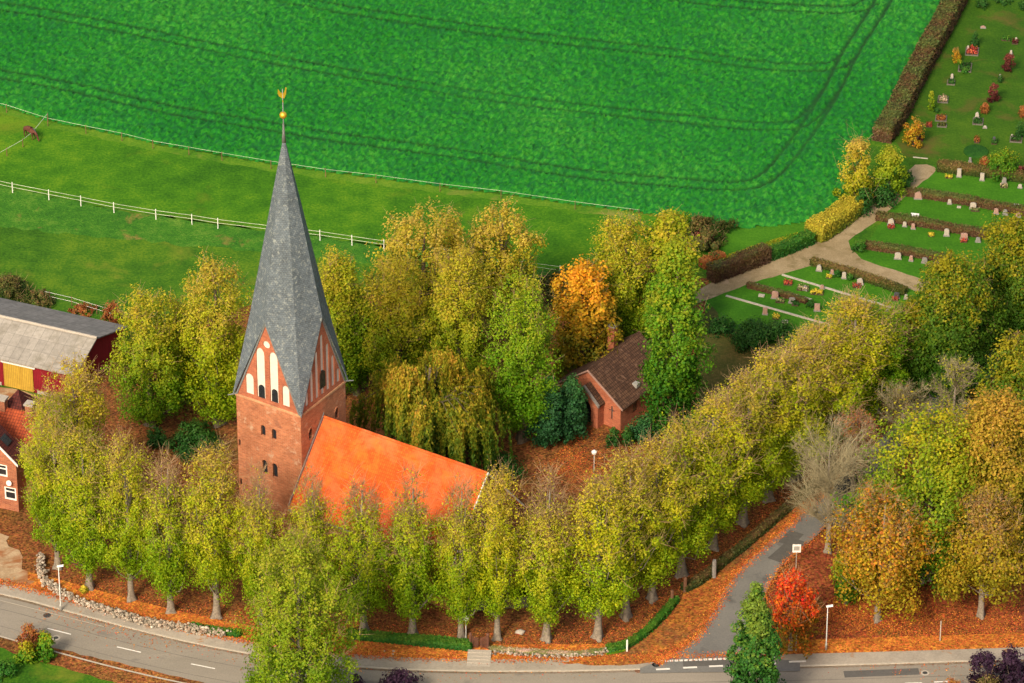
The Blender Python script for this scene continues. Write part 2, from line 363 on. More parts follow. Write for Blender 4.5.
def sheet(name, pts, z, mat, wob=0.0, step=1.5, seed=1):
    if wob: pts = densify(pts, step, wob, True, seed)
    bm = bmesh.new(); f = bm.faces.new([bm.verts.new((x, y, z)) for x, y in pts])
    bmesh.ops.triangulate(bm, faces=[f], ngon_method='EAR_CLIP')
    bmesh.ops.recalc_face_normals(bm, faces=bm.faces)
    if sum(f.normal.z*f.calc_area() for f in bm.faces) < 0: bmesh.ops.reverse_faces(bm, faces=bm.faces)
    me = bpy.data.meshes.new(name); bm.to_mesh(me); bm.free()
    return tag(link(name, me, mat), kind='structure')
def psheet(name, px, z, mat, wob=0.0, step=1.5, seed=1): return sheet(name, [G(*p) for p in px], z, mat, wob, step, seed)
def offset_line(L, d):
    out = []
    for i, p in enumerate(L):
        a = L[max(0, i-1)]; b = L[min(len(L)-1, i+1)]
        dx, dy = b[0]-a[0], b[1]-a[1]; q = math.hypot(dx, dy)+1e-9
        out.append((p[0]-dy/q*d, p[1]+dx/q*d))
    return out
def strip(name, L, d0, d1, z, mat):
    A, B = offset_line(L, d0), offset_line(L, d1); mb = MB()
    n = len(L); mb.add([(x, y, z) for x, y in A]+[(x, y, z) for x, y in B], [(i, i+1, n+i+1, n+i) if d0 > d1 else (n+i, n+i+1, i+1, i) for i in range(n-1)])
    return tag(mb.build(name, mat), kind='structure')
def inpoly(x, y, poly):
    c = np.zeros(x.shape, bool); n = len(poly)
    for i in range(n):
        x0, y0 = poly[i]; x1, y1 = poly[i-1]
        m = ((y0 > y) != (y1 > y)) & (x < (x1-x0)*(y-y0)/((y1-y0) or 1e-9)+x0)
        c ^= m
    return c

g = MB(); g.add([(-3000, -1500, 0), (3000, -1500, 0), (3000, 5000, 0), (-3000, 5000, 0)], [(0, 1, 2, 3)])
tag(g.build('ground', M['grass']), kind='structure')

FENCE1 = [(-60, 92), (6.7, 107.5), (48, 121), (86, 128.6), (122, 136), (153, 143.6), (189, 150), (222, 155.6), (271, 164), (325.6, 172), (376, 178), (440, 186.5), (501, 193.7), (575, 204.5), (639, 213)]
FENCE2 = [(-50, 175), (12.7, 188.7), (49, 196), (81, 202), (114, 208.8), (156, 215.5), (192, 220.5), (218, 224.5), (270, 231), (320, 236.5), (352, 241.5), (384, 246), (440, 254), (509, 265), (560, 272)]
psheet('upper_pasture', [(x, y+1) for x, y in FENCE1]+[(640, 214), (700, 226), (560, 272)]+FENCE2[::-1], .004, M['grass_up'], .25, 2)
psheet('rough_pasture_strip', FENCE2+[(540, 282), (350, 262), (260, 252), (130, 240), (-50, 222)], .004, M['rough_grass'], .4, 1.2)
verge = [(x, y+.5) for x, y in FENCE1]+[(x, y+7) for x, y in FENCE1[::-1]]
M['dry_verge'] = ground_mat('dry_verge', (.03, .13, .008), (.08, .20, .01), (.16, .26, .02), scales=(.1, .6, 3.2), extra=[((.24, .22, .05), .12, .56, .72)])
psheet('field_verge', verge, .008, M['dry_verge'], .25, 1.0)
# crop field: real uneven canopy with wheel tracks pressed into it
field_px = [(x, y+1) for x, y in FENCE1]+[(700, 224), (735, 230), (790, 226), (820, 220), (840, 200), (868, 150), (886, 110), (903, 80), (925, 40), (945, 0), (985, -80), (-140, -80)]
fpoly = [G(*p) for p in field_px]
def dist_line(X, Y, L):
    d = np.full(X.shape, 1e9)
    for a, b in zip(L[:-1], L[1:]):
        ax, ay = a; bx, by = b; vx, vy = bx-ax, by-ay; q = vx*vx+vy*vy+1e-9
        t = np.clip(((X-ax)*vx+(Y-ay)*vy)/q, 0, 1)
        d = np.minimum(d, np.hypot(X-ax-t*vx, Y-ay-t*vy))
    return d
def vnoise(X, Y, s, seed):
    r = np.random.default_rng(seed); T = r.random((256, 256))
    x, y = X*s, Y*s; i, j = np.floor(x).astype(int), np.floor(y).astype(int); fx, fy = x-i, y-j
    fx, fy = fx*fx*(3-2*fx), fy*fy*(3-2*fy)
    a = T[i % 256, j % 256]; b = T[(i+1) % 256, j % 256]; c = T[i % 256, (j+1) % 256]; d = T[(i+1) % 256, (j+1) % 256]
    return (a*(1-fx)+b*fx)*(1-fy)+(c*(1-fx)+d*fx)*fy
tram = [[(-60, 0), (20, 10), (100, 25), (174, 40), (260, 58), (342, 73), (452, 92), (562, 107), (684, 120), (751, 127), (797, 125), (817, 110), (830, 92)],
        [(-60, 62), (0, 75), (67, 87), (167, 110), (280, 129), (342, 139), (452, 154), (576, 174), (684, 184), (734, 187), (764, 180), (791, 153), (827, 100), (851, 53), (884, 0), (915, -60)],
        [(180, -20), (342, 10), (475, 30), (576, 43), (684, 55), (767, 67), (831, 67), (848, 57)],
        [(500, -22), (717, 3), (800, 9), (851, 10), (872, 2)]]
xs = np.arange(min(p[0] for p in fpoly), max(p[0] for p in fpoly), .25); ys = np.arange(min(p[1] for p in fpoly), max(p[1] for p in fpoly), .36)
X, Y = np.meshgrid(xs, ys); X = X+rng.uniform(-.1, .1, X.shape); Y = Y+rng.uniform(-.1, .1, Y.shape)
tr = np.full(X.shape, 9.0)
for t_ in tram:
    L = smooth_line(t_, 6)
    for o_ in (-.95, .95): tr = np.minimum(tr, dist_line(X, Y, offset_line(L, o_)))
trk = np.clip(1-(tr-.12)/.20, 0, 1)*np.clip(.55+vnoise(X, Y, .12, 5)*.9, 0, 1)
edge = np.clip(dist_line(X, Y, fpoly+[fpoly[0]])/1.0, 0, 1)
H = (.10+.42*rng.random(X.shape)**1.5+.03*vnoise(X, Y, .5, 3))*(1-.85*trk)*edge+.006
ny, nx = X.shape; ins = inpoly(X, Y, fpoly)
idx = np.arange(ny*nx).reshape(ny, nx)
q = np.stack([idx[:-1, :-1], idx[:-1, 1:], idx[1:, 1:], idx[1:, :-1]], -1)
ok = ins[:-1, :-1] & ins[:-1, 1:] & ins[1:, 1:] & ins[1:, :-1]; q = q[ok]
used = np.zeros(ny*nx, bool); used[q.ravel()] = True; remap = np.cumsum(used)-1
me = bpy.data.meshes.new('crop_field')
V = np.stack([X.ravel(), Y.ravel(), H.ravel()], -1)[used]; q = remap[q]
me.vertices.add(len(V)); me.vertices.foreach_set('co', V.ravel())
me.loops.add(len(q)*4); me.loops.foreach_set('vertex_index', q.ravel())
me.polygons.add(len(q)); me.polygons.foreach_set('loop_start', np.arange(len(q))*4); me.polygons.foreach_set('loop_total', np.full(len(q), 4))
me.update(); me.validate()
at = me.attributes.new('track', 'FLOAT', 'POINT'); at.data.foreach_set('value', trk.ravel()[used].astype(np.float32))
at2 = me.attributes.new('tuft', 'FLOAT', 'POINT'); at2.data.foreach_set('value', rng.random(len(V)).astype(np.float32))
m, n, l, p = newmat('crop_leaves'); M['crop'] = m
tc = N(n, 'ShaderNodeTexCoord'); v = tc.outputs['Object']
a = noise(n, l, v, .03, 2); b = noise(n, l, v, .2, 2); c = noise(n, l, v, 5.5, 1, .8)
s_ = mth(n, l, 'ADD', mth(n, l, 'MULTIPLY', a.outputs[0], .45), mth(n, l, 'ADD', mth(n, l, 'MULTIPLY', b.outputs[0], .10), mth(n, l, 'MULTIPLY', c.outputs[0], .45)))
r = ramp(n, [(.30, (.006, .115, .014)), (.5, (.012, .17, .018)), (.70, (.034, .225, .020))]); l.new(s_, r.inputs[0])
tf = N(n, 'ShaderNodeAttribute'); tf.attribute_name = 'tuft'; th_ = N(n, 'ShaderNodeHueSaturation'); l.new(r.outputs[0], th_.inputs['Color'])
l.new(mth(n, l, 'ADD', .6, mth(n, l, 'MULTIPLY', tf.outputs['Fac'], .8)), th_.inputs['Value']); l.new(mth(n, l, 'ADD', .515, mth(n, l, 'MULTIPLY', tf.outputs['Fac'], -.035)), th_.inputs['Hue'])
ta = N(n, 'ShaderNodeAttribute'); ta.attribute_name = 'track'
l.new(mixc(n, l, mth(n, l, 'MULTIPLY', ta.outputs['Fac'], .9), th_.outputs[0], (.010, .05, .010)), p.inputs['Base Color'])
p.inputs['Roughness'].default_value = .6; p.inputs['Specular IOR Level'].default_value = .2
tag(link('crop_field', me, m), kind='structure')

# churchyard, corner plots, yards
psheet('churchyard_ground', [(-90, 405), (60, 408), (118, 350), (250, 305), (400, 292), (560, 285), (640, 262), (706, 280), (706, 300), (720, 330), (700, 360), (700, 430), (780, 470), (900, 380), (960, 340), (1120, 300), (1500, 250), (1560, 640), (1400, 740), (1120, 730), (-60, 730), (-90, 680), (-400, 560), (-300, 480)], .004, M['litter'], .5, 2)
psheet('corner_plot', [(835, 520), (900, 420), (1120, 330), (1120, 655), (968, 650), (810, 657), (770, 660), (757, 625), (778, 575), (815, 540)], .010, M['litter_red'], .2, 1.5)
psheet('cemetery_lawn', [(706, 300), (745, 284), (812, 262), (850, 262), (925, 170), (1120, 165), (1120, 345), (900, 330), (840, 340), (790, 345), (735, 350), (706, 372)], .008, M['lawn'], .15, 2)
psheet('worn_grass', [(698, 318), (712, 306), (722, 322), (736, 330), (760, 346), (785, 344), (800, 352), (770, 380), (735, 410), (695, 420)], .012, ground_mat('worn_grass', (.035, .06, .012), (.08, .085, .02), (.17, .12, .04)), .4, 1.5)
psheet('upper_cemetery_lawn', [(895, 140), (915, 100), (935, 60), (960, 0), (1000, -80), (1180, -80), (1180, 185), (940, 166), (908, 165)], .008, M['lawn_up'], .3, 2)
psheet('grass_strip', [(700, 226), (760, 222), (835, 216), (800, 240), (706, 276)], .008, M['lawn'], .2, 2)
PATH = [(690, 294), (711, 283), (745, 270), (800, 248), (830, 227), (865, 198), (905, 172), (916, 165), (926, 164.5), (935, 167), (936, 171), (904.6, 197), (877, 221), (856, 235), (849, 241), (850, 249), (862, 259.5), (892, 269), (932, 282), (990, 300), (1040, 325), (1040, 345), (985, 318), (922, 293), (867, 275), (830, 262), (809.5, 266), (782, 274.5), (747, 284.5), (710, 298.5), (690, 307)]
psheet('cemetery_path', PATH, .014, M['path'], .12, 1.0)
psheet('church_path', [(424, 601), (440, 607), (458, 613), (500, 609), (535, 607), (580, 596), (600, 582), (592, 574), (565, 588), (520, 598), (470, 600), (440, 597)], .0065, ground_mat('worn_gravel', (.12, .11, .06), (.20, .18, .12), (.28, .25, .18), extra=[((.20, .08, .03), .3, .5, .65)]))
psheet('farm_yard', [(-90, 372), (0, 386), (62, 402), (70, 420), (20, 412), (-90, 420)], .016, M['sand'], .3, 1.5)
psheet('house_yard', [(-90, 520), (0, 532), (14, 545), (26, 556), (24, 572), (29, 584), (20, 594), (14, 599), (-20, 592), (-90, 575)], .056, M['sand'], .55, .9)

# main road: centre line through its dashes
ROADC = smooth_line([(-900, 470), (-520, 525), (-160, 588), (-60, 604), (0, 615), (59, 631), (129, 649.5), (203, 666), (300, 682), (420, 690), (560, 691), (690, 688), (800, 686), (927, 682.5), (1060, 678), (1200, 672), (1500, 660), (1900, 640)], 10)
HW = 3.25
strip('main_road', ROADC, -HW, HW, .020, M['asphalt'])
strip('kerb', ROADC, HW, HW+.18, .10, M['kerb']); strip('kerb', ROADC, -HW-.22, -HW, .07, M['kerb'])
def wall_strip(L, d, z0, z1, mat, name):
    A = offset_line(L, d); n = len(A); mb = MB()
    mb.add([(x, y, z0) for x, y in A]+[(x, y, z1) for x, y in A], [(i, i+1, n+i+1, n+i) for i in range(n-1)])
    return tag(mb.build(name, mat), kind='structure')
wall_strip(ROADC, HW, .018, .10, M['kerb'], 'kerb')
strip('pavement', ROADC, HW+.18, HW+2.05, .097, M['pave'])
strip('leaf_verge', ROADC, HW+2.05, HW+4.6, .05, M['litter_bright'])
M['seam'] = plain('tar_seam', (.12, .11, .10), .7, var=.4, sc=.5)
strip('road_seam', ROADC, .9, .96, .024, M['seam']); strip('road_seam', ROADC, -1.75, -1.70, .024, M['seam']); strip('road_edge_dirt', ROADC, HW-.35, HW-.02, .0235, ground_mat('gutter_dirt', (.10, .07, .04), (.20, .16, .12), (.30, .26, .22)))
# the verge only belongs to the stretch along the churchyard
psheet('near_verge', [(44, 645.5), (110, 661), (180, 677), (240, 690), (240, 720), (150, 693), (90, 676), (35, 660)], .024, M['litter'], .15, 1)
psheet('garden_lawn', [(-40, 640), (30, 655), (90, 672), (150, 688), (190, 710), (190, 760), (-40, 760)], .016, M['grass'], .3, 1.5)
# side road
SIDEL = smooth_line([(655, 664), (672, 655), (696, 637.5), (714, 611), (728, 584), (749, 561), (777, 536), (800, 516), (835, 485), (870, 450), (910, 412), (960, 370), (1040, 318)], 8)
SIDER = smooth_line([(790, 664), (768, 652), (759, 632), (764, 602), (772, 581), (787, 561), (806, 546), (830, 524), (866, 492), (902, 455), (945, 415), (1000, 372), (1080, 325)], 8)
nS = len(SIDEL); mb = MB()
mb.add([(x, y, .112) for x, y in SIDEL]+[(x, y, .112) for x, y in SIDER], [(i, nS+i, nS+i+1, i+1) for i in range(nS-1)])
tag(mb.build('side_road', M['asphalt2']), kind='structure')
psheet('junction', [(640, 669), (655, 663.5), (680, 661), (790, 661), (800, 664), (800, 672), (640, 674)], .114, M['asphalt2'])
psheet('leaf_bank', [(560, 664), (600, 655), (640, 640), (672, 612), (684, 594), (720, 566), (760, 535), (800, 500), (800, 516), (777, 536), (749, 561), (728, 584), (714, 611), (696, 637.5), (672, 655), (655, 663), (620, 667)], .104, M['litter_mid'], .12, .8)
# markings and covers
def mark(px0, px1, w, mat=M['paint'], z=.026, name='road_marking'):
    a, b = G(*px0), G(*px1); dx, dy = b[0]-a[0], b[1]-a[1]; q = math.hypot(dx, dy); nx_, ny_ = -dy/q*w/2, dx/q*w/2
    mb = MB(); mb.add([(a[0]-nx_, a[1]-ny_, z), (b[0]-nx_, b[1]-ny_, z), (b[0]+nx_, b[1]+ny_, z), (a[0]+nx_, a[1]+ny_, z)], [(0, 1, 2, 3)])
    return tag(mb.build(name, mat), kind='structure')
for a, b in (((-26, 609), (-2, 615)), ((47.5, 628.5), (71, 634.5)), ((117, 647), (141, 652.5)), ((191, 664), (215, 668.8)), ((905, 683.5), (922, 683)), ((934, 682.2), (948, 681.6))): mark(a, b, .16)
for a, b in (((656, 670.4), (670, 669.8)), ((683, 668.8), (697, 668.2)), ((709, 667.4), (723, 666.8)), ((789, 662.8), (806, 662.2)), ((740, 666), (752, 665.5)), ((765, 665), (776, 664.4))): mark(a, b, .28, z=.122)
for i in range(24):
    t = i/24; x = 660+(776-660)*t; y = 662.2+(657.8-662.2)*t; mark((x, y), (x+3.6, y-.14), .32, z=.122)
mark((0, 601), (104, 627.5), .09, M['kerb'], .101); 
mark((844, 674.5), (919, 671.5), 1.1, M['patch'], .024, 'patch_and_shadow')
mark((683, 664.6), (755, 662.5), 1.0, M['patch'], .118, 'patch_and_shadow')
mark((785, 545), (797, 533), 1.6, M['patch'], .116, 'patch_and_shadow'); mark((776, 562), (800, 541), 2.0, M['patch'], .117, 'patch_and_shadow')  # the longer strip is a shadow painted onto the side road
def disc(name, px, r, z, mat, label, cat, ring=None):
    x, y = G(*px); mb = MB(); mb.lathe([(r, z), (r*.98, z+.012)], 20)
    o = mb.build(name, mat, loc=(x, y, 0)); tag(o, label, cat)
    if ring: m2 = MB(); m2.lathe([(r*.6, z+.008), (r*.58, z+.017)], 16); m2.build('lid', ring, o)
    return o
disc('manhole_cover', (56, 638), .42, .022, M['pale_stone'], 'pale ringed manhole cover in the main road left of the garden bushes', 'manhole cover', M['dark_metal'])
disc('manhole_cover', (47, 615.5), .4, .022, M['dark_metal'], 'dark manhole cover near the far kerb below the left street lamp', 'manhole cover')
disc('manhole_cover', (656, 665.5), .4, .102, M['wood'], 'rusty brown manhole cover at the leafy corner of the junction', 'manhole cover', M['dark_metal'])
disc('manhole_cover', (925, 673), .42, .022, M['pale_stone'], 'pale ringed manhole cover in the main road at lower right', 'manhole cover', M['dark_metal'])
disc('drain_cover', (638, 671), .35, .022, M['wood'], 'small rusty drain cover on the main road left of the junction markings', 'drain cover')

# ------------------------------------------------------------------ foliage
def leafquads(c, nrm, size, r, narrow=.36):
    nrm = nrm/(np.linalg.norm(nrm, axis=1, keepdims=True)+1e-9)
    a = r.normal(size=c.shape); t = np.cross(nrm, a); t /= np.linalg.norm(t, axis=1, keepdims=True)+1e-9
    b = np.cross(nrm, t); s = size[:, None]
    return np.stack([c-t*s*.5, c+b*s*narrow, c+t*s*.5, c-b*s*narrow], 1)
def prof_lime(t): return np.where(t < .18, .55+.45*(t/.18)**.7, np.where(t < .6, 1.0, np.sqrt(np.clip(1-((t-.6)/.42)**2.1, 0, 1))))
def prof_spire(t): return np.where(t < .18, .6+.4*(t/.18)**.7, np.where(t < .45, 1.0, np.clip(1-((t-.45)/.58)**1.25*.85, .12, 1)))
def prof_round(t): return np.sqrt(np.clip(1-((t-.45)/.58)**2, 0, 1))*.98+.02
def prof_egg(t): return np.sqrt(np.clip(1-((t-.36)/.66)**2, 0, 1))
def prof_cone(t): return np.clip(1.02-t, 0, 1)**.75
def prof_column(t): return np.where(t < .12, .8+.2*t/.12, np.where(t < .45, 1.0, np.clip(1-((t-.45)/.57)**1.7, 0, 1)))
def prof_dome(t): return np.sqrt(np.clip(1-t*t, 0, 1))
def clumps(prof, z0, z1, Rr, n, r, shell=.38, lobes=.18, squash=1.0):
    T = []
    while len(T) < n:
        t = r.random(); 
        if r.random() < float(prof(np.array(t)))**.8: T.append(t)
    T = np.array(T); th = r.random(n)*2*math.pi
    ph = r.random(4)*6.28
    lob = 1+lobes*(np.sin(3*th+ph[0]+T*5)+.7*np.sin(5*th+ph[1]-T*9)+.6*np.sin(T*16+ph[2]+th))/1.6
    rad = Rr*prof(T)*lob*r.random(n)**shell
    return np.stack([rad*np.cos(th), rad*np.sin(th)*squash, z0+(z1-z0)*T], 1), T
def crown(mb, C, per, cr, ls, r, density=None, up=.5, vert=1.0, ctr=None):
    n = len(C); k = r.poisson(per, n) if density is None else r.poisson(np.maximum(per*density, .01))
    P = np.repeat(C, k, 0); crr = np.repeat(cr*(.6+.8*r.random(n)), k)
    d = r.normal(size=P.shape); d /= np.linalg.norm(d, axis=1, keepdims=True)+1e-9
    rr = crr*r.random(len(P))**.45
    Q = P+d*rr[:, None]*np.array([1, 1, vert])
    out = Q-(np.array([0, 0, C[:, 2].mean()]) if ctr is None else ctr); out /= np.linalg.norm(out, axis=1, keepdims=True)+1e-9
    nr = d*.8+out*.7+np.array([0, 0, up])+r.normal(size=P.shape)*.45
    mb.quads(leafquads(Q, nr, ls*(.65+.7*r.random(len(P))), r))
def trunk_mesh(mb, h, r0, r, flare=1.9, lean=.3, k=12):
    zs = np.array([0, .12, .35, .8, 1.6, 3.0, h*.4, h*.6, h*.8, h]); zs = np.unique(np.clip(zs, 0, h))
    rad = [r0*(1+(flare-1)*math.exp(-z/.55))*(1-.85*(z/h)**1.1)+.02 for z in zs]
    ph = r.random(2)*6.28
    pts = [(lean*math.sin(z/h*2.4+ph[0])*z/h, lean*math.sin(z/h*2.1+ph[1])*z/h, z-.05*(i == 0)) for i, z in enumerate(zs)]
    n0 = mb.n; mb.tube(pts, rad, k)
    V = mb.v[-1]                      # buttressed foot
    for i in range(min(4, len(zs))):
        for j in range(k):
            f = 1+.34*math.sin(j*2*math.pi/k*3+ph[0])*math.exp(-zs[i]/.9)+.08*r.normal(); c0 = np.array(pts[i]); V[i*k+j] = c0+(V[i*k+j]-c0)*f
    return np.array(pts)
def limb(mb, a, b, r0, r, sag=.15, k=4, r1=None):
    a, b = np.array(a, float), np.array(b, float); L = np.linalg.norm(b-a)
    m = (a+b)/2+r.normal(size=3)*L*.06+np.array([0, 0, -sag*L])
    mb.tube([a, m, b], [r0, r0*.6, r0*.2 if r1 is None else r1], k, False)
def twigs(mb, C, r, n, L=1.2, up=1.4, rad=.018, spread=1.0):
    for _ in range(n):
        c = C[r.integers(len(C))]; d = r.normal(size=3)*spread+np.array([c[0]*.15, c[1]*.15, up]); d /= np.linalg.norm(d)
        l_ = L*(.5+r.random()); mid = c+d*l_*.5+r.normal(size=3)*.06*l_
        mb.tube([c, mid, c+d*l_], [rad, rad*.75, rad*.35], 3, False)
def tree_meshes(seed, H_, W_, prof, z0f=.2, ncl=150, per=70, cr=.75, ls=.34, r0=.35, shell=.38, lobes=.18, topthin=0.0, ntw=160, vert=1.2, up=.5, nlimb=30, flare=1.9, twL=1.3):
    r = np.random.default_rng(seed); z0 = H_*z0f
    C, T = clumps(prof, z0+cr*.6, H_-cr*.7, W_/2-cr*.55, ncl, r, shell, lobes)
    tk = MB(); pts = trunk_mesh(tk, H_*.86, r0, r, flare)
    idx_ = r.choice(ncl, min(nlimb, ncl), replace=False)
    for i in idx_:
        c = C[i]; zt = max(z0*.9, c[2]-(1.0+.35*np.hypot(c[0], c[1]))*1.5-.12*H_)
        zt = min(zt, H_*.8)
        base = np.array([np.interp(zt, pts[:, 2], pts[:, 0]), np.interp(zt, pts[:, 2], pts[:, 1]), zt])
        limb(tk, base, c, r0*.30*(1-.6*zt/H_), r, .12)
    dens = 1-topthin*np.clip((T-.48)/.42, 0, 1)
    dens = np.clip(dens, .04, 1); cw = MB(); crown(cw, C, per, cr, ls, r, dens, up, vert)
    tw = MB()
    if ntw:
        w_ = T > .35; twigs(tw, C[w_], r, ntw, twL)
    nl = len(cw.f)
    if ntw: cw.v += tw.v; cw.f += [[i+cw.n for i in q_] for q_ in tw.f]
    me = cw.mesh('crown'); mi = np.zeros(len(me.polygons), np.int32); mi[nl:] = 1; me.polygons.foreach_set('material_index', mi)
    return tk.mesh('trunk'), me, nl
TREES = []
def place_tree(name, label, base, top, wpx, mats, seed, prof=prof_lime, meshes=None, ref=None, group=None, cat='tree', **kw):
    x, y = G(*base); h = top_z(y, top); s = scale_at(x, y, h*.5); W_ = wpx/s
    t = thing(name, label, cat, (x, y, 0), 0, group)
    if meshes:
        tm = meshes; t.rotation_euler = (0, 0, (seed*2.399) % 6.28); t.scale = (W_/ref[1], W_/ref[1], h/ref[0])
    else: tm = tree_meshes(seed, h, W_, prof, **kw)
    link('trunk', tm[0], mats[1], t, smooth=True); c_ = link('crown', tm[1], None, t)
    if not tm[1].materials: tm[1].materials.append(mats[0]); tm[1].materials.append(mats[2])
    TREES.append(t)
    return t
# shared lime variants, one set of meshes per foliage colour
LREF = (19.5, 6.6)
lime_sets = {}
def lime_set(matk):
    if matk == 'bare_top' and matk not in lime_sets:
        lime_sets[matk] = [tree_meshes(900+v_*7, LREF[0], LREF[1], prof_spire, z0f=.135, ncl=210, per=135, cr=.84, ls=.215, r0=.33, shell=.5, lobes=.30, topthin=1.3, ntw=1300, vert=1.35, nlimb=60, flare=1.7, twL=1.3) for v_ in range(3)]
    if matk not in lime_sets:
        lime_sets[matk] = []
        for v_ in range(5):
            sd_ = 100+v_*7+len(lime_sets)*53
            lime_sets[matk].append(tree_meshes(sd_, LREF[0], LREF[1], prof_lime, z0f=.135, ncl=210, per=135, cr=.86, ls=.215, r0=.33, shell=.5, lobes=.34, topthin=.70, ntw=750, vert=1.35, nlimb=46, flare=1.75, twL=1.5))
    return lime_sets[matk]
def lime(label, base, top, wpx, seed, matk='lime_leaf', group=None):
    s = lime_set(matk)
    ms = s[seed % len(s)]
    if matk == 'bare_top': matk = 'lime_leaf'
    return place_tree('lime_tree', label, base, top, wpx, (M[matk], M['bark'], M['twig']), seed, meshes=ms, ref=LREF, group=group)
GL = 'lime trees ringing the churchyard'
L_ = [
 ((82, 512), 360, 54, 'lime_leaf_yellow', 'tall yellow-green lime tree right of the red-roofed brick house'),
 ((56, 538), 392, 44, 'lime_leaf', 'lime tree with brownish twigs overlapping the brick house windows'),
 ((58, 568), 415, 44, 'lime_leaf', 'lime tree behind the left street lamp at the end of the stone wall'),
 ((90, 588), 430, 52, 'lime_leaf', 'lime tree with yellow shoots at its foot, second along the stone wall'),
 ((131, 600), 436, 50, 'lime_leaf', 'lime tree above the middle of the stone wall, third along it'),
 ((171, 612), 450, 46, 'bare_top', 'thin-topped lime tree above the stone wall, fourth along it'),
 ((217, 617), 444, 50, 'lime_leaf', 'lime tree where the stone wall gives way to the short green hedge'),
 ((262, 622), 462, 46, 'bare_top', 'sparse lime tree directly in front of the church tower wall'),
 ((314, 627), 462, 46, 'bare_top', 'lime tree before the tower end of the orange roof, behind the big willow'),
 ((364, 631), 470, 50, 'bare_top', 'bare-topped lime tree right of the big roadside willow, against the orange roof'),
 ((413, 635), 468, 50, 'bare_top', 'bare-topped lime tree before the middle of the orange roof'),
 ((461, 638), 470, 46, 'bare_top', 'bare-topped lime tree beside the small lamp left of the gate steps'),
 ((497, 639), 466, 48, 'lime_leaf_yellow', 'lime tree just right of the gate steps, at the white gable edge of the nave'),
 ((547, 640), 468, 52, 'bare_top', 'lime tree behind the flowering wall, beside the pale boulder'),
 ((598, 638), 478, 56, 'lime_leaf_yellow', 'lime tree at the left end of the curved corner hedge'),
 ((626, 618), 455, 56, 'lime_leaf', 'lime tree inside the curve of the corner hedge'),
 ((652, 600), 442, 56, 'lime_leaf_yellow', 'lime tree just left of the side gap in the hedge'),
 ((681, 575), 418, 58, 'lime_leaf', 'lime tree just above the side gap in the hedge'),
 ((713, 548), 399, 58, 'lime_leaf_yellow', 'lime tree behind the dark stone pillar on the side road hedge'),
 ((743, 524), 378, 60, 'lime_leaf', 'lime tree on the side road, third up from the gap'),
 ((768, 500), 357, 62, 'lime_leaf_yellow', 'lime tree on the side road, fourth up from the gap'),
 ((795, 478), 341, 60, 'lime_leaf', 'lime tree on the side road beside the bare grey tree'),
 ((822, 455), 322, 62, 'lime_leaf_yellow', 'golden lime tree below the lowest grave rows, third from the top of its row'),
 ((848, 433), 303, 64, 'lime_leaf_yellow', 'golden lime tree near the top end of the side road row'),
 ((874, 412), 300, 60, 'lime_leaf_green', 'greener lime tree at the top end of the side road row'),
]
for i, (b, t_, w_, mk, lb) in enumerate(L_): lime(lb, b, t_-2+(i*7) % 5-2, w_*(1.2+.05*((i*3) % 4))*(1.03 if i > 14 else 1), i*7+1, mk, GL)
# trees north of the church
NG = 'trees behind the church'
NB = (M['north_leaf'], M['bark_dark'], M['twig'])
for lb, b, t_, w_, mk, sd_, kw in [
 ('broad yellow-green lime tree at the right end of the red barn', (152, 425), 291, 76, 'north_leaf', 11, {}),
 ('tall yellow-green lime tree immediately left of the church spire', (218, 424), 256, 68, 'lime_leaf', 12, {}),
 ('dense green tree between the barn lime and the spire lime', (186, 400), 300, 44, 'lime_leaf_green', 13, {}),
 ('slim yellow tree half hidden behind the right side of the spire', (338, 398), 246, 46, 'north_leaf', 14, {}),
 ('small green tree filling the gap right of the spire gable', (357, 392), 285, 40, 'lime_leaf_green', 15, {}),
 ('olive green lime tree behind the weeping beech, left of its pair', (399, 398), 262, 66, 'north_leaf', 16, {}),
 ('brown-topped lime tree rising behind the top of the weeping beech', (459, 402), 246, 68, 'north_leaf', 17, {}),
 ('broad green lime tree right of the weeping beech', (522, 440), 275, 70, 'lime_leaf_green', 18, {}),
 ('green tree behind the brown roof of the chapel', (622, 352), 216, 64, 'north_leaf', 20, {}),
]:
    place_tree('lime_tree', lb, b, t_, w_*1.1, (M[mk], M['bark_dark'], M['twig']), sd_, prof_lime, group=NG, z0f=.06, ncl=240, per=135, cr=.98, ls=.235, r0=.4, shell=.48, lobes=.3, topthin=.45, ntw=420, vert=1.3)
place_tree('maple_tree', 'large golden tree behind the olive limes, against the green pasture', (425, 352), 211, 116, (M['gold_leaf'], M['bark_dark'], M['twig']), 31, prof_round, group=NG, z0f=.12, ncl=300, per=85, cr=1.0, ls=.28, r0=.45, ntw=300, lobes=.25, topthin=.3, up=.7)
place_tree('maple_tree', 'golden round tree right of the largest golden tree, overlapping the pasture fence', (500, 332), 204, 82, (M['gold_leaf'], M['bark_dark'], M['twig']), 32, prof_round, group=NG, z0f=.12, ncl=220, per=80, cr=.95, ls=.28, r0=.4, ntw=260, lobes=.25, topthin=.3, up=.7)
place_tree('maple_tree', 'bright orange tree left of the chapel roof', (583, 382), 261, 76, (M['orange_leaf'], M['bark_dark'], M['twig']), 33, prof_egg, group=NG, z0f=.04, ncl=260, per=75, cr=.9, ls=.32, r0=.35, ntw=120, lobes=.25)
place_tree('oak_tree', 'tall bright green tree covering the right end of the chapel', (672, 435), 230, 70, (M['bright_green_leaf'], M['bark_dark'], M['twig']), 34, prof_column, group=NG, z0f=.03, ncl=300, per=80, cr=.95, ls=.32, r0=.4, ntw=80, lobes=.25)
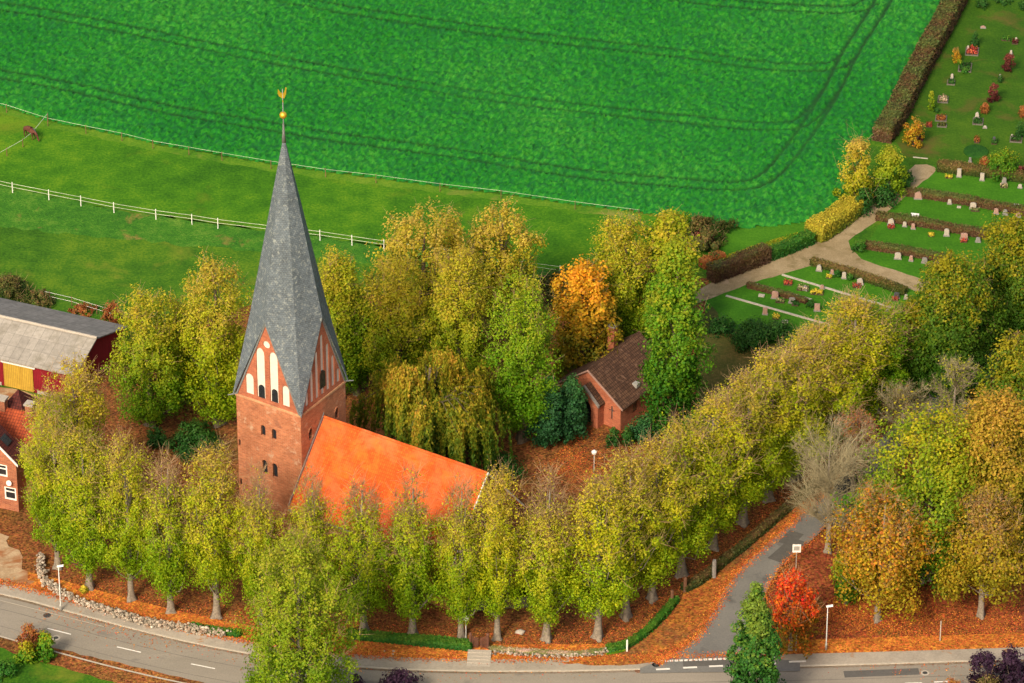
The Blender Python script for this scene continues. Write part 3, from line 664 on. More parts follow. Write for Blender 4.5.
place_tree('oak_tree', 'broad yellow-green tree behind the tall bright green tree, left of the maroon bush', (668, 345), 213, 62, (M['north_leaf'], M['bark_dark'], M['twig']), 35, prof_round, group=NG, z0f=.08, ncl=200, per=60, cr=1.0, ls=.36, r0=.4, ntw=160)

# weeping beech
def weeping(label, base, top, wpx, seed):
    x, y = G(*base); h = top_z(y, top); s = scale_at(x, y, 5); Rr = wpx/s/2; r = np.random.default_rng(seed)
    t = thing('weeping_beech', label, 'tree', (x, y, 0)); tk = MB(); trunk_mesh(tk, h*.9, .5, r)
    cw = MB(); st = []; heads = []
    for k in range(34):                                        # arching limbs, each trailing a curtain
        th = r.random()*6.28; rr = Rr*(.15+.8*r.random()); hh = h*(1-.50*(rr/Rr)**2.0)*(.90+.14*r.random())
        a = np.array([0, 0, h*.55]); b = np.array([rr*math.cos(th), rr*math.sin(th), hh]); mid = np.array([b[0]*.5, b[1]*.5, max(hh, h*.8)*1.0])
        tk.tube([a, mid-np.array([0, 0, .7]), b-np.array([0, 0, .5])], [.07, .04, .015], 5, False)
        heads.append(b)
        for q_ in range(20):
            u = .15+.9*r.random(); p0 = a*(1-u)**2+2*mid*u*(1-u)+b*u*u+np.array([r.normal()*.55, r.normal()*.55, r.normal()*.15+.18])
            L = (.35+.65*r.random())*p0[2]*(.5+.5*rr/Rr)
            st.append((p0, L))
    tp = np.array([b_*u_+np.array([0, 0, h*.55])*(1-u_)**3+np.array([0, 0, .2+.9*u_*(1-u_)*2.2]) for b_ in heads for u_ in (.15, .3, .45, .6, .75, .9)]); crown(cw, tp, 75, .6, .24, r)
    P, S, Nn = [], [], []
    for p0, L in st:
        L = max(.8, L)
        n_ = int(36*L**.9); tt = r.random(n_)**.9
        out = np.array([p0[0], p0[1], 0]); out = out/(np.linalg.norm(out)+1e-6)
        c = p0[None, :]+out[None, :]*(np.sqrt(tt)*.7)[:, None]+np.array([0, 0, -1.0])[None, :]*(tt*L)[:, None]
        wd = .17*(1-tt*.5)
        c = c+r.normal(size=c.shape)*np.stack([wd, wd, wd*.6], 1)
        P.append(c); Nn.append(out[None, :]*1.2+r.normal(size=c.shape)*.6+np.array([0, 0, .25]))
    P = np.concatenate(P); Nn = np.concatenate(Nn); P[:, 2] = np.maximum(P[:, 2], .15)
    nrm = Nn/np.linalg.norm(Nn, axis=1, keepdims=True); dn = np.array([0, 0, -1.0])+r.normal(size=P.shape)*.3
    tt_ = dn-(dn*nrm).sum(1)[:, None]*nrm; tt_ /= np.linalg.norm(tt_, axis=1, keepdims=True); bb = np.cross(nrm, tt_)
    s_ = (.30*(.6+.8*r.random(len(P))))[:, None]
    cw.quads(np.stack([P-tt_*s_*.6, P+bb*s_*.28, P+tt_*s_*.6, P-bb*s_*.28], 1))
    tk.build('trunk', M['bark_dark'], t, True); cw.build('crown', M['weeping_leaf'], t)
weeping('large weeping beech with hanging bronze-green curtains behind the orange nave roof', (428, 468), 358, 172, 5)

# conifers and shrubs
def shrub(name, label, px, wpx, hpx, mk, seed, cat='shrub', prof=prof_dome, squash=1.0, dens=1.0, ls=.22, group=None, tw=None, lobes=.2):
    """px: picture point of the foot of the shrub on the ground"""
    x, y = G(*px); s = scale_at(x, y); W_ = wpx/s; h = max(.4, (hpx - .52*wpx*.35)/(s*.85)); r = np.random.default_rng(seed)
    cr = max(.12, min(W_, h*1.4)*.17); n = int(55*dens); C, T = clumps(prof, cr*.4, h-cr*.5, W_/2-cr*.4, n, r, .45, lobes, squash)
    area = 3.6*W_*max(h, W_*.5)*dens; tot = area/(.33*ls*ls)*1.0; cw = MB(); crown(cw, C, max(6, tot/n), cr, ls, r, None, .5, 1.0)
    t = thing(name, label, cat, (x, y, 0), 0, group); cw.build('crown', M[mk], t)
    st = MB()
    for i in r.choice(n, min(9, n), replace=False): limb(st, (0, 0, 0), C[i], max(.015, W_*.012), r, 0, 4)
    if tw: twigs(st, C, r, int(90*dens), .5*h*.5+.2, 1.0, .015)
    st.build('stem', M[tw or 'bark_dark'], t)
    return t
def conifer(label, base, top, wpx, mk, seed, droop=0.0, prof=prof_cone, z0=.06, n=260, per=55, cr=.55, ls=.26, name='conifer', tip=None, up=.2):
    return place_tree(name, label, base, top, wpx, (M[mk], M['bark_dark'], M['twig']), seed, prof, z0f=z0, ncl=n, per=per, cr=cr, ls=ls, r0=.25, shell=.45, lobes=.22, ntw=0, vert=1.0, up=up, cat='tree')
conifer('dark blue-green spruce left of the chapel entrance', (549, 443), 373, 54, 'spruce_leaf', 41)
conifer('mid-green drooping conifer hiding the left corner of the chapel gable', (571, 434), 371, 42, 'spruce_leaf', 42, n=200)
conifer('columnar green and yellow-tinged conifer in front of the side road junction', (753, 716), 583, 54, 'cypress_leaf', 43, prof=prof_column, z0=.01, n=420, per=55, cr=.5, ls=.26, name='columnar_conifer', up=.5)
shrub('yew_bush', 'dark clipped yew block at the right front corner of the chapel', (613, 446), 15, 22, 'yew_leaf', 51, prof=prof_column)
shrub('yew_bush', 'dark clipped yew block overlapping the brick chapel wall foot, right of the other block', (627, 445), 15, 20, 'yew_leaf', 52, prof=prof_column)
shrub('juniper_bush', 'spreading grey-green juniper beside the chapel side wall', (645, 438), 36, 30, 'spruce_leaf', 53)
shrub('yew_bush', 'dark low yew mass left of the tower, under the spire lime', (192, 446), 62, 34, 'yew_leaf', 54, dens=1.3)
shrub('yew_bush', 'small upright dark yew at the left end of the low yew mass', (158, 447), 22, 26, 'yew_leaf', 55, prof=prof_column)
shrub('yew_bush', 'row of dark yew tips just above the right end of the nave roof', (503, 478), 44, 34, 'yew_leaf', 56, prof=prof_column)
shrub('yew_bush', 'large rounded dark yew below the lowest grave row', (752, 346), 46, 34, 'yew_leaf', 57, dens=1.6, ls=.2)
shrub('yew_bush', 'long low dark yew joined to the right of the large rounded yew', (778, 340), 36, 27, 'yew_leaf', 58)
shrub('yew_bush', 'narrow dark yew hedge clump left of the large rounded yew', (721, 332), 30, 22, 'yew_leaf', 59)
# right-hand corner trees
RB = 'corner trees on the right'
def big(label, base, top, wpx, mk, seed, prof=prof_round, name='maple_tree', **kw):
    a = dict(z0f=.16, ncl=230, per=115, cr=1.25, ls=.29, r0=.36, ntw=260, lobes=.34, topthin=.25, up=.6, twL=1.2); a.update(kw)
    return place_tree(name, label, base, top, wpx, (M[mk], M['bark'], M['twig']), seed, prof, **a)
big('orange-brown chestnut tree with a pale trunk right of the tall street lamp', (877, 621), 486, 102, 'rust_leaf', 61, prof_egg, name='chestnut_tree', z0f=.2, topthin=.75, ntw=700, per=80, lobes=.42, flare=1.4, r0=.3)
big('yellow-brown chestnut tree with a pale trunk at the lower right edge', (981, 617), 492, 88, 'yellow_leaf', 62, prof_egg, name='chestnut_tree', z0f=.2, topthin=.7, ntw=600, per=80, lobes=.42, flare=1.4, r0=.3)
big('largest green and yellow tree behind the orange-brown chestnut', (925, 580), 408, 146, 'mixed_leaf', 63, cr=1.5, lobes=.34, ncl=300, z0f=.05)
big('golden-brown topped tree right of the largest green and yellow tree', (985, 575), 392, 98, 'bronze_leaf', 64, ncl=360, z0f=.05)
big('dark green tree with yellow edges at the right edge below the brown path', (1012, 480), 334, 84, 'dark_leaf', 65, ncl=320, z0f=.03)
big('green tree at the extreme right edge behind the golden-brown topped tree', (1040, 545), 430, 70, 'mixed_leaf', 71, ncl=220, z0f=.05)
big('large dark green oak hiding the right ends of the grave rows', (948, 400), 256, 96, 'dark_leaf', 66, name='oak_tree', ncl=380, z0f=.02)
big('yellow-topped dark oak at the right edge above the brown path', (1012, 360), 216, 88, 'dark_leaf', 67, name='oak_tree', ncl=360, z0f=.02)
big('dark green oak left of the large dark oak, ending the lime row', (912, 398), 298, 52, 'dark_leaf', 68, name='oak_tree', ncl=220, z0f=.02)
big('small red and orange tree beside the mouth of the side road', (790, 650), 568, 56, 'red_leaf', 69, prof_dome, name='cherry_tree', ncl=170, z0f=.10, cr=.6, ls=.28, r0=.15, ntw=240, per=38, topthin=.3)
big('big pale green willow at the near side of the road in front of the church', (303, 735), 536, 116, 'willow_leaf', 70, prof_egg, name='willow_tree', ncl=620, z0f=.04, per=85, cr=.85, ls=.23, ntw=900, shell=.5)
place_tree('bush', 'bright green leafy bush at the foot of the orange-brown chestnut on its left', (846, 604), 548, 36, (M['garden_leaf'], M['bark_dark'], M['twig']), 72, prof_round, cat='shrub', z0f=.1, ncl=90, per=50, cr=.6, ls=.28, r0=.1, ntw=60)
# bare trees
def bare(label, base, top, wpx, mk, seed, n1=26, name='bare_tree', leafy=None, grp=None):
    x, y = G(*base); h = top_z(y, top); s = scale_at(x, y, h/2); W_ = wpx/s; r = np.random.default_rng(seed)
    t = thing(name, label, 'tree', (x, y, 0), 0, grp); tk = MB(); pts = trunk_mesh(tk, h*.8, max(.14, h*.018), r, 1.5)
    br = MB(); tips = []
    for i in range(n1):
        zt = h*(.16+.58*r.random()); th = r.random()*6.28; rr = W_/2*(.45+.5*r.random())*math.sqrt(max(.1, 1-((zt/h-.35)/.62)**2))
        b = np.array([rr*math.cos(th), rr*math.sin(th), min(h*.99, zt+rr*.5+h*.10)]); a = np.array([np.interp(zt, pts[:, 2], pts[:, 0]), np.interp(zt, pts[:, 2], pts[:, 1]), zt])
        limb(br, a, b, .055, r, -.06, 4, .025)
        for j in range(9):
            u = .25+.75*r.random(); p0 = a+(b-a)*u; d = (b-a)/np.linalg.norm(b-a)+r.normal(size=3)*.7+np.array([0, 0, .35]); d /= np.linalg.norm(d); L = W_*.16*(.5+r.random())
            p1 = p0+d*L; limb(br, p0, p1, .026, r, 0, 3, .012)
            for q_ in range(11):
                u = r.random(); c0 = p0+(p1-p0)*u; d2 = d+r.normal(size=3)*.9+np.array([0, 0, .2]); d2 /= np.linalg.norm(d2); L2 = W_*.11*(.4+r.random()); c1 = c0+d2*L2
                br.tube([c0, (c0+c1)/2+r.normal(size=3)*.05, c1], [.012, .009, .005], 3, False); tips.append(c1)
    tk.build('trunk', M['bark'], t, True); br.build('branches', M[mk], t)
    if leafy: cw = MB(); crown(cw, np.array(tips)[::2], leafy[1], .3, .2, r); cw.build('crown', M[leafy[0]], t)
    return t
bare('large bare grey tree with drooping twigs overhanging the side road', (828, 552), 425, 100, 'twig_grey', 81, 56)
bare('bare pinkish-brown tree above the drooping grey tree', (852, 500), 400, 52, 'twig_pink', 82, 30, leafy=('rusty_shrub_leaf', 1.2))
bare('bare grey-brown tree in front of the dark oaks at the top of the lime row', (902, 462), 378, 62, 'twig_grey', 83, 30, leafy=('scrub_leaf', 1.2))
bare('pale bare tree standing in front of the large dark oak', (952, 450), 346, 52, 'twig_grey', 84, 34, leafy=('willow_leaf', .7))
bare('bare brownish tree at the right edge between the dark oaks', (1008, 430), 318, 30, 'twig_pink', 85, 14)
# scattered bushes
for a in [
 ('bush', 'long dark scrub bush on the field edge above the chapel', (698, 243), 78, 36, 'scrub_leaf', 101),
 ('bush', 'olive scrub bush on the field edge left of the long scrub bush', (672, 232), 46, 28, 'north_leaf', 102),
 ('bush', 'maroon smoke bush in front of the long scrub bush', (703, 246), 26, 20, 'maroon_leaf', 103),
 ('bush', 'brownish scrub bush where the pasture fence ends behind the trees', (560, 300), 60, 40, 'scrub_leaf', 104),
 ('bush', 'second brown scrub bush between the fence end and the orange tree', (600, 290), 54, 42, 'scrub_leaf', 105),
 ('bush', 'grey-green scrub bush at the left edge behind the barn roof', (8, 298), 50, 30, 'scrub_leaf', 106),
 ('bush', 'grey-green scrub bush behind the barn roof, right of the edge bush', (38, 303), 34, 18, 'scrub_leaf', 107),
 ('bush', 'reddish-brown bush at the far right corner of the barn', (113, 330), 24, 34, 'rusty_shrub_leaf', 108),
 ('bush', 'low brown scrub bush along the wire fence behind the barn', (82, 313), 30, 12, 'rusty_shrub_leaf', 109),
 ('bush', 'yellow-orange shrub tree at the corner of the green field', (856, 203), 40, 72, 'gold_leaf', 110),
 ('bush', 'round yellow-green shrub with brown centre beside the cemetery path end', (887, 196), 38, 58, 'willow_leaf', 111),
 ('bush', 'dark green shrub at the foot of the shrub trees by the path', (884, 203), 30, 26, 'yew_leaf', 112),
 ('bush', 'dark green shrub beside the very end of the cemetery path', (904, 186), 22, 22, 'yew_leaf', 113),
 ('bush', 'dark green shrub at the foot of the yellow-orange shrub tree', (862, 212), 26, 28, 'yew_leaf', 114),
 ('bush', 'brown round bush in the garden at the lower left road edge', (31, 647), 30, 28, 'rusty_shrub_leaf', 115),
 ('bush', 'green and yellow garden bush below the brown round bush', (26, 662), 28, 26, 'garden_leaf', 116),
 ('bush', 'loose green garden bush reaching towards the road', (46, 660), 24, 34, 'garden_leaf', 117),
 ('bush', 'dark green bush at the lower left corner of the picture', (4, 676), 30, 20, 'hedge_leaf', 118),
 ('bush', 'dark purple bush at the bottom edge right of the big willow', (400, 700), 50, 40, 'purple_leaf', 119),
 ('bush', 'small dark purple bush tucked between the big willow and the larger purple bush', (357, 698), 26, 28, 'purple_leaf', 120),
 ('bush', 'purple-leaved shrub at the bottom right of the road', (982, 690), 34, 48, 'purple_leaf', 121),
 ('bush', 'purple-leaved shrub at the far bottom right corner', (1010, 688), 38, 50, 'purple_leaf', 122),
 ('bush', 'grey-green low bush in front of the purple-leaved shrubs', (986, 704), 40, 34, 'scrub_leaf', 123),
 ('bush', 'small red-flecked bush at the bottom edge left of the purple shrubs', (952, 698), 22, 24, 'rusty_shrub_leaf', 124),
 ('bush', 'yellow shoots around the foot of the second lime along the stone wall', (84, 592), 10, 9, 'flower_yellow', 125),
 ('bush', 'brush of greenery beside the yellow barn door', (62, 398), 20, 10, 'scrub_leaf', 126)]:
    shrub(a[0], a[1], a[2], a[3], a[4], a[5], a[6], ls=.26 if a[3] > 20 else .16, tw='twig' if a[5] in ('scrub_leaf', 'rusty_shrub_leaf', 'gold_leaf') else None)

# hedges
def hedge(label, px, wd, ht, mk, seed, name='hedge', ls=.2, dens=1.0, rounded=.25, k=6, core=True, wav=.12, mk_core=None):
    L = smooth_line(px, k) if len(px) > 2 else [G(*p) for p in px]
    L = densify(L, .5, 0, False); L = [np.array(p) for p in L]; c0 = L[0]; r = np.random.default_rng(seed)
    A, B = offset_line(L, wd/2*.82), offset_line(L, -wd/2*.82); n = len(L); mb = MB(); vv = []; ph = r.random(3)*6
    hh = [ht*(1+wav*(math.sin(i*.37+ph[0])+.6*math.sin(i*.9+ph[1]))*.6) for i in range(n)]
    for i in range(n):
        a_, b_ = np.array(A[i]), np.array(B[i]); m_ = (a_+b_)/2
        for (q_, z_) in ((a_, 0), (a_, hh[i]*.8), (m_+(a_-m_)*.6, hh[i]*.94), (m_+(b_-m_)*.6, hh[i]*.94), (b_, hh[i]*.8), (b_, 0)): vv.append((q_[0]-c0[0], q_[1]-c0[1], z_))
    f = [(i*6+j+1, i*6+j, (i+1)*6+j, (i+1)*6+j+1) for i in range(n-1) for j in range(5)]+[tuple(range(6)), tuple((n-1)*6+j for j in range(5, -1, -1))]
    mb.add(vv, f)
    tot = int((wd+2*ht)*sum(np.linalg.norm(L[i+1]-L[i]) for i in range(n-1))/(.3*ls*ls)*1.1*dens)
    i = r.integers(0, n-1, tot); u = r.random(tot); Ln = np.array(L); P = Ln[i]*(1-u)[:, None]+Ln[i+1]*u[:, None]-c0; D = Ln[i+1]-Ln[i]; D /= np.linalg.norm(D, axis=1, keepdims=True)+1e-9; Nn = np.stack([-D[:, 1], D[:, 0]], 1)
    hx = np.array(hh)[i]; per_ = r.random(tot)*(wd+2*ht); z = np.where(per_ < ht, per_/ht, np.where(per_ < ht+wd, 1.0, (2*ht+wd-per_)/ht))
    off = np.where(per_ < ht, -wd/2, np.where(per_ < ht+wd, -wd/2+(per_-ht), wd/2))
    ro = 1-rounded*np.clip(z-.6, 0, 1)**1.0*(np.abs(off) > wd*.45); off = off*ro
    Q = np.stack([P[:, 0]+Nn[:, 0]*off, P[:, 1]+Nn[:, 1]*off, z*hx], 1)+r.normal(size=(tot, 3))*.07*min(1, ht)
    nr = np.stack([Nn[:, 0]*np.sign(off)*(z < .97), Nn[:, 1]*np.sign(off)*(z < .97), .35+(z >= .97)*1.0], 1)+r.normal(size=(tot, 3))*.5
    ne_ = int(wd*ht/(.3*ls*ls)*1.6)
    for pe, de in ((Ln[0]-c0, Ln[0]-Ln[1]), (Ln[-1]-c0, Ln[-1]-Ln[-2])):
        de = de/np.linalg.norm(de); nn = np.array([-de[1], de[0]]); oo = r.uniform(-.48, .48, ne_)*wd; zz = r.random(ne_)*ht
        Q = np.concatenate([Q, np.stack([pe[0]+nn[0]*oo+de[0]*.06, pe[1]+nn[1]*oo+de[1]*.06, zz], 1)+r.normal(size=(ne_, 3))*.05]); nr = np.concatenate([nr, np.array([de[0], de[1], .3])+r.normal(size=(ne_, 3))*.4])
    tot = len(Q); Q[:, 2] = np.maximum(Q[:, 2], .04)
    mb.quads(leafquads(Q, nr, ls*(.6+.8*r.random(tot)), r))
    o = mb.build(name, M[mk], loc=(c0[0], c0[1], 0)); return tag(o, label, 'hedge')
hedge('clipped dark green hedge left of the gate steps along the road', [(348, 637), (400, 642), (440, 646), (471, 649)], 1.0, .8, 'hedge_leaf', 1, dens=1.2)
hedge('short green hedge at the right end of the stone wall', [(190, 629), (215, 633), (240, 636)], .8, .6, 'hedge_leaf', 2)
hedge('curving green hedge round the churchyard corner', [(608, 652), (625, 648), (645, 635), (662, 618), (676, 602)], .8, .65, 'hedge_leaf', 3)
hedge('long dark hedge climbing beside the side road', [(684, 591), (700, 583), (725, 563), (750, 543), (775, 521), (800, 500), (830, 472), (850, 452)], .9, .75, 'dark_hedge_leaf', 4)
hedge('short green return of hedge left of the side gap', [(607, 655), (618, 653), (628, 650)], .35, .22, 'garden_leaf', 5, ls=.12, dens=.4)
hedge('tall brown hedge with a green top left of the cemetery path', [(711, 281), (740, 270), (766, 260)], 1.6, 1.9, 'brown_hedge_leaf', 6)
hedge('lower dark green hedge continuing the brown hedge by the path', [(768, 259), (790, 251), (811, 242)], 1.3, 1.3, 'hedge_leaf', 7)
hedge('thick yellow-topped hedge at the bend of the cemetery path', [(814, 240), (832, 228), (853, 212)], 2.6, 1.9, 'yellow_hedge_leaf', 8)
hedge('loose pale green planting behind the brown hedge', [(712, 268), (750, 257), (800, 240)], 1.6, .7, 'garden_leaf', 9)
hedge('reddish clipped hedge end behind the brown hedge', [(702, 268), (722, 260)], 1.2, 1.0, 'rusty_shrub_leaf', 10)
hedge('long tall brown hedge between the green field and the upper cemetery', [(882, 142), (895, 122), (907, 97), (925, 62), (945, 25), (965, -15), (985, -60)], 2.4, 2.0, 'brown_hedge_leaf', 11, ls=.26)
hedge('green-topped hedge behind the top row of pale gravestones', [(938, 170), (980, 175), (1030, 182)], 1.1, 1.1, 'scrub_leaf', 12)
hedge('brown hedge behind the second row of gravestones', [(908, 195), (950, 201), (1030, 215)], .9, .9, 'brown_hedge_leaf', 13)
hedge('brown hedge behind the third row of gravestones', [(877, 219), (930, 227), (990, 238)], .9, .9, 'brown_hedge_leaf', 14)
hedge('brown hedge behind the fourth row of gravestones, beside the round bush', [(866, 248), (905, 254), (948, 263)], .8, .9, 'brown_hedge_leaf', 15)
hedge('green and brown hedge along the lower side of the branching path', [(812, 264), (850, 275), (905, 294)], .9, .8, 'scrub_leaf', 16)
hedge('brown low hedge behind the pair of graves nearest the cemetery path', [(748, 287), (775, 294), (806, 303)], .6, .6, 'brown_hedge_leaf', 17)
shrub('bush', 'round clipped green bush at the bend between the two paths', (859, 251), 16, 14, 'hedge_leaf', 130, ls=.16)
shrub('bush', 'dark round bush at the right end of the low brown grave hedge', (811, 307), 9, 9, 'yew_leaf', 131, ls=.14)
shrub('bush', 'round green bush left of the white stone beside the branching path', (837, 277), 9, 9, 'hedge_leaf', 132, ls=.14)
shrub('bush', 'round green bush right of the white stone beside the branching path', (850, 280), 8, 8, 'hedge_leaf', 133, ls=.14)

# ------------------------------------------------------------------ fences
def fence(label, px, posts, mat_post, mat_rail, ht=1.25, rails=(.55, 1.05), pr=.055, rr=.017):
    c = G(*px[0]); t = thing('fence', label, 'fence', (c[0], c[1], 0)); L = [G(*p) for p in px]
    for p in posts:
        x, y = G(*p); mb = MB(); mb.tube([(x-c[0], y-c[1], -.05), (x-c[0], y-c[1], ht)], [pr, pr*.9], 6); mb.build('post', mat_post, t)
    for z in rails:
        mb = MB(); mb.tube([(x-c[0], y-c[1], z-.03*(i % 2)) for i, (x, y) in enumerate(L)], [rr]*len(L), 4); mb.build('rail', mat_rail, t)
fence('white wire fence between the green crop field and the upper pasture', [(x, y+5) for x, y in FENCE1], [(x, y+5) for x, y in FENCE1], M['wood'], M['tape'], 1.15, (1.05,), .05, .016)
fence('white double-rail fence across the pasture in front of the spire', [(x, y+4) for x, y in FENCE2], [(x, y+4) for x, y in FENCE2], M['white_paint'], M['tape'], 1.35, (.75, 1.2), .06, .022)
fence('pale fence behind the barn roof', [(45, 300), (72, 306), (97, 314), (125, 322)], [(50, 301), (72, 306), (97, 314), (122, 321)], M['wood'], M['white_paint'], 1.2, (.6, 1.1))
fence('thin tape fence meeting the field fence beside the horse', [(48, 121), (33, 139), (22, 148), (0, 160), (-30, 176)], [(48, 121), (23, 147), (7, 156)], M['wood'], M['white_paint'], 1.1, (1.0,))

# ------------------------------------------------------------------ church
def prism(mb, poly, o, u, nrm, d0, d1):
    """poly of (s,z) in the plane through o with tangent u and normal nrm, from depth d0 to d1 along nrm"""
    o, u, nrm = map(lambda q_: np.array(q_, float), (o, u, nrm)); k = len(poly)
    A = [o+u*s+np.array([0, 0, z])+nrm*d0 for s, z in poly]; B = [o+u*s+np.array([0, 0, z])+nrm*d1 for s, z in poly]
    up = np.array([0, 0, 1.0]); flip = np.dot(np.cross(u, up), nrm)*(d1-d0) < 0
    f = [tuple(range(k-1, -1, -1)), tuple(range(k, 2*k))]+[(i, (i+1) % k, k+(i+1) % k, k+i) for i in range(k)]
    if flip: f = [q_[::-1] for q_ in f]
    mb.add(A+B, f)
def arch(c, z0, wd, ht, n=6, pointed=.0):
    r_ = wd/2; p = [(c-r_, z0), (c+r_, z0)]
    for i in range(n+1):
        a = math.pi*i/n; p.append((c+r_*math.cos(a), z0+ht-r_+r_*math.sin(a)*(1+pointed)))
    return p
def circ(c, z, r_, n=14): return [(c+r_*math.cos(2*math.pi*i/n), z+r_*math.sin(2*math.pi*i/n)) for i in range(n)]
def cut(o, cutter):
    c = cutter.build('cutter', None); md = o.modifiers.new('b', 'BOOLEAN'); md.operation = 'DIFFERENCE'; md.object = c; md.solver = 'EXACT'
    c.parent = o.parent
    bpy.context.view_layer.update()
    dg = bpy.context.evaluated_depsgraph_get(); me = bpy.data.meshes.new_from_object(o.evaluated_get(dg)); o.modifiers.clear(); o.data = me
    bpy.data.objects.remove(c); set_uv(me)
    return o
TE = 15.3
cl, cn, crr_ = (np.array(G(*p, TE)) for p in ((236, 393), (302, 416), (345.3, 382)))
v1, v2 = cl-cn, crr_-cn
print('tower sides', np.linalg.norm(v1), np.linalg.norm(v2), 'angle', math.degrees(math.atan2(-v1[1], -v1[0])), math.degrees(math.atan2(v2[1], v2[0])))
ang = (math.atan2(-v1[1], -v1[0])+math.atan2(v2[1], v2[0])-math.pi/2)/2
TS = (np.linalg.norm(v1)+np.linalg.norm(v2))/4; tc_ = (cl+crr_)/2
church = thing('church', 'brick village church with tall slate spire and bright orange nave roof', 'church', (tc_[0], tc_[1], 0), ang)
h = TS; GH = 9.6
tb = MB(); tb.box(-h, h, -h, h, 0, TE); tower = tb.build('tower_wall', M['tower_brick'], church)
FR = {'front': ((0, -h, 0), (1, 0, 0), (0, -1, 0)), 'east': ((h, 0, 0), (0, 1, 0), (1, 0, 0)), 'back': ((0, h, 0), (-1, 0, 0), (0, 1, 0)), 'west': ((-h, 0, 0), (0, -1, 0), (-1, 0, 0))}
wins = {'front': [(-.72, 11.4, .55, 1.25), (.62, 11.4, .55, 1.25), (-.62, 6.9, .6, 1.7), (.62, 6.9, .6, 1.7), (-3.7, 9.2, .25, .8), (-3.7, 4.5, .25, .8)],
        'east': [(-2.3, 11.7, .6, 1.3), (2.35, 11.7, .6, 1.3)], 'back': [(-.62, 11.4, .55, 1.25), (.62, 11.4, .55, 1.25)], 'west': [(-.62, 11.4, .55, 1.25), (.62, 11.4, .55, 1.25)]}
ct = MB()
for k_, ws_ in wins.items():
    for c_, z_, a_, b_ in ws_: prism(ct, arch(c_, z_, a_, b_), *FR[k_], -.3, .3)
cut(tower, ct)
for k_, ws_ in wins.items():
    for c_, z_, a_, b_ in ws_:
        mb = MB(); prism(mb, arch(c_, z_, a_-.01, b_-.01), *FR[k_], -.29, -.22); mb.build('window', M['glass'], church)
        # brick hood over the lower pair
        if a_ >= .6:
            hd = MB(); P_ = arch(c_, z_, a_+.3, b_+.15)[2:]; Q_ = arch(c_, z_, a_, b_)[2:]
            prism(hd, P_+Q_[::-1], *FR[k_], .003, .07); hd.build('window_arch', M['tower_brick'], church, uv=True)
# string course under the gables
sc = MB(); e_ = h+.08
for z0_, z1_ in ((TE-.12, TE+.10),):
    sc.box(-e_, e_, -e_, -h+.02, z0_, z1_); sc.box(-e_, e_, h-.02, e_, z0_, z1_); sc.box(-e_, -h+.02, -h+.02, h-.02, z0_, z1_); sc.box(h-.02, e_, -h+.02, h-.02, z0_, z1_)
sc.build('string_course', M['pale_brick'], church, uv=True)
for k_, (o_, u_, n_) in FR.items():
    gb = MB(); prism(gb, [(-h+.02, TE+.1), (h-.02, TE+.1), (.0, TE+GH-.25)], o_, u_, n_, -.45, 0); gob = gb.build('gable', M['brick'], church)
    nc = MB(); sh = []
    if k_ in ('front', 'back'):
        sh = [arch(-2.2, TE+.55, .95, 2.4), arch(-.80, TE+.55, 1.0, 5.6, pointed=.5), arch(.80, TE+.55, 1.0, 5.6, pointed=.5), arch(2.2, TE+.55, .85, 2.4), circ(0, TE+7.0, .42)]
        wn_ = [arch(-.80, TE+.55, .72, 1.5), arch(.80, TE+.55, .72, 1.5)]
    else:
        sh = [arch(y_, TE+.55, .5, hh_) for y_, hh_ in ((-2.75, 1.6), (-1.85, 3.6), (-.95, 5.4), (0, 6.9), (.95, 5.4), (1.85, 3.6), (2.75, 1.6))]
        wn_ = [arch(0, TE+1.3, .95, 2.0)]
        sh_w = wn_
    for s_ in sh: prism(nc, s_, o_, u_, n_, -.16, .2)
    if k_ in ('east', 'west'):
        c2 = MB(); prism(c2, wn_[0], o_, u_, n_, -.30, .25); cut(gob, nc)
    else: cut(gob, nc)
    for s_ in sh:
        mb = MB(); prism(mb, s_, o_, u_, n_, -.155, -.11); mb.build('niche_panel', M['white'], church)
    for s_ in wn_:
        mb = MB(); prism(mb, s_, o_, u_, n_, *((-.105, -.06) if k_ in ('front', 'back') else (-.10, .02))); mb.build('window', M['glass'], church)
# spire
tipz = top_z(tc_[1], 134.0); print('tip', tipz, 'h', h, 'ang', math.degrees(ang))
e = h+.16; vz = [(0, 0, tipz)]; ring = []
zm = TE+GH; k45 = (e*1.414)*(1-(zm-TE)/(tipz-TE))*.985
for i in range(8):
    a = i*math.pi/4; rr = e if i % 2 == 0 else k45
    ring.append((rr*math.cos(a), rr*math.sin(a), zm))
cor = [((e+.10)*sx, (e+.10)*sy, TE-.05) for sx, sy in ((1, 1), (-1, 1), (-1, -1), (1, -1))]
spv = vz+ring+cor
f = [(0, 1+i, 1+(i+1) % 8) for i in range(8)]
for i in range(4): f += [(9+i, 1+(2*i+1), 1+2*i), (1+(2*i+1), 9+i, 1+(2*i+2) % 8)]
f = [q_ if True else q_ for q_ in f]
sp_ = MB(); sp_.add(spv, f); me = sp_.mesh('spire'); bm = bmesh.new(); bm.from_mesh(me); bmesh.ops.recalc_face_normals(bm, faces=bm.faces)
if sum(Vector(fc.calc_center_median()).dot(fc.normal)-0*1 for fc in bm.faces if abs(fc.normal.z) < .9 and (fc.normal.x*fc.calc_center_median().x+fc.normal.y*fc.calc_center_median().y) < 0) < -1: bmesh.ops.reverse_faces(bm, faces=bm.faces)
for fc in bm.faces:
    cm = fc.calc_center_median()
    if fc.normal.x*cm.x+fc.normal.y*cm.y < 0: fc.normal_flip()
bm.to_mesh(me); bm.free(); set_uv(me)
spire = link('spire', me, M['slate'], church)
md = spire.modifiers.new('s', 'SOLIDIFY'); md.thickness = .12; md.offset = -1
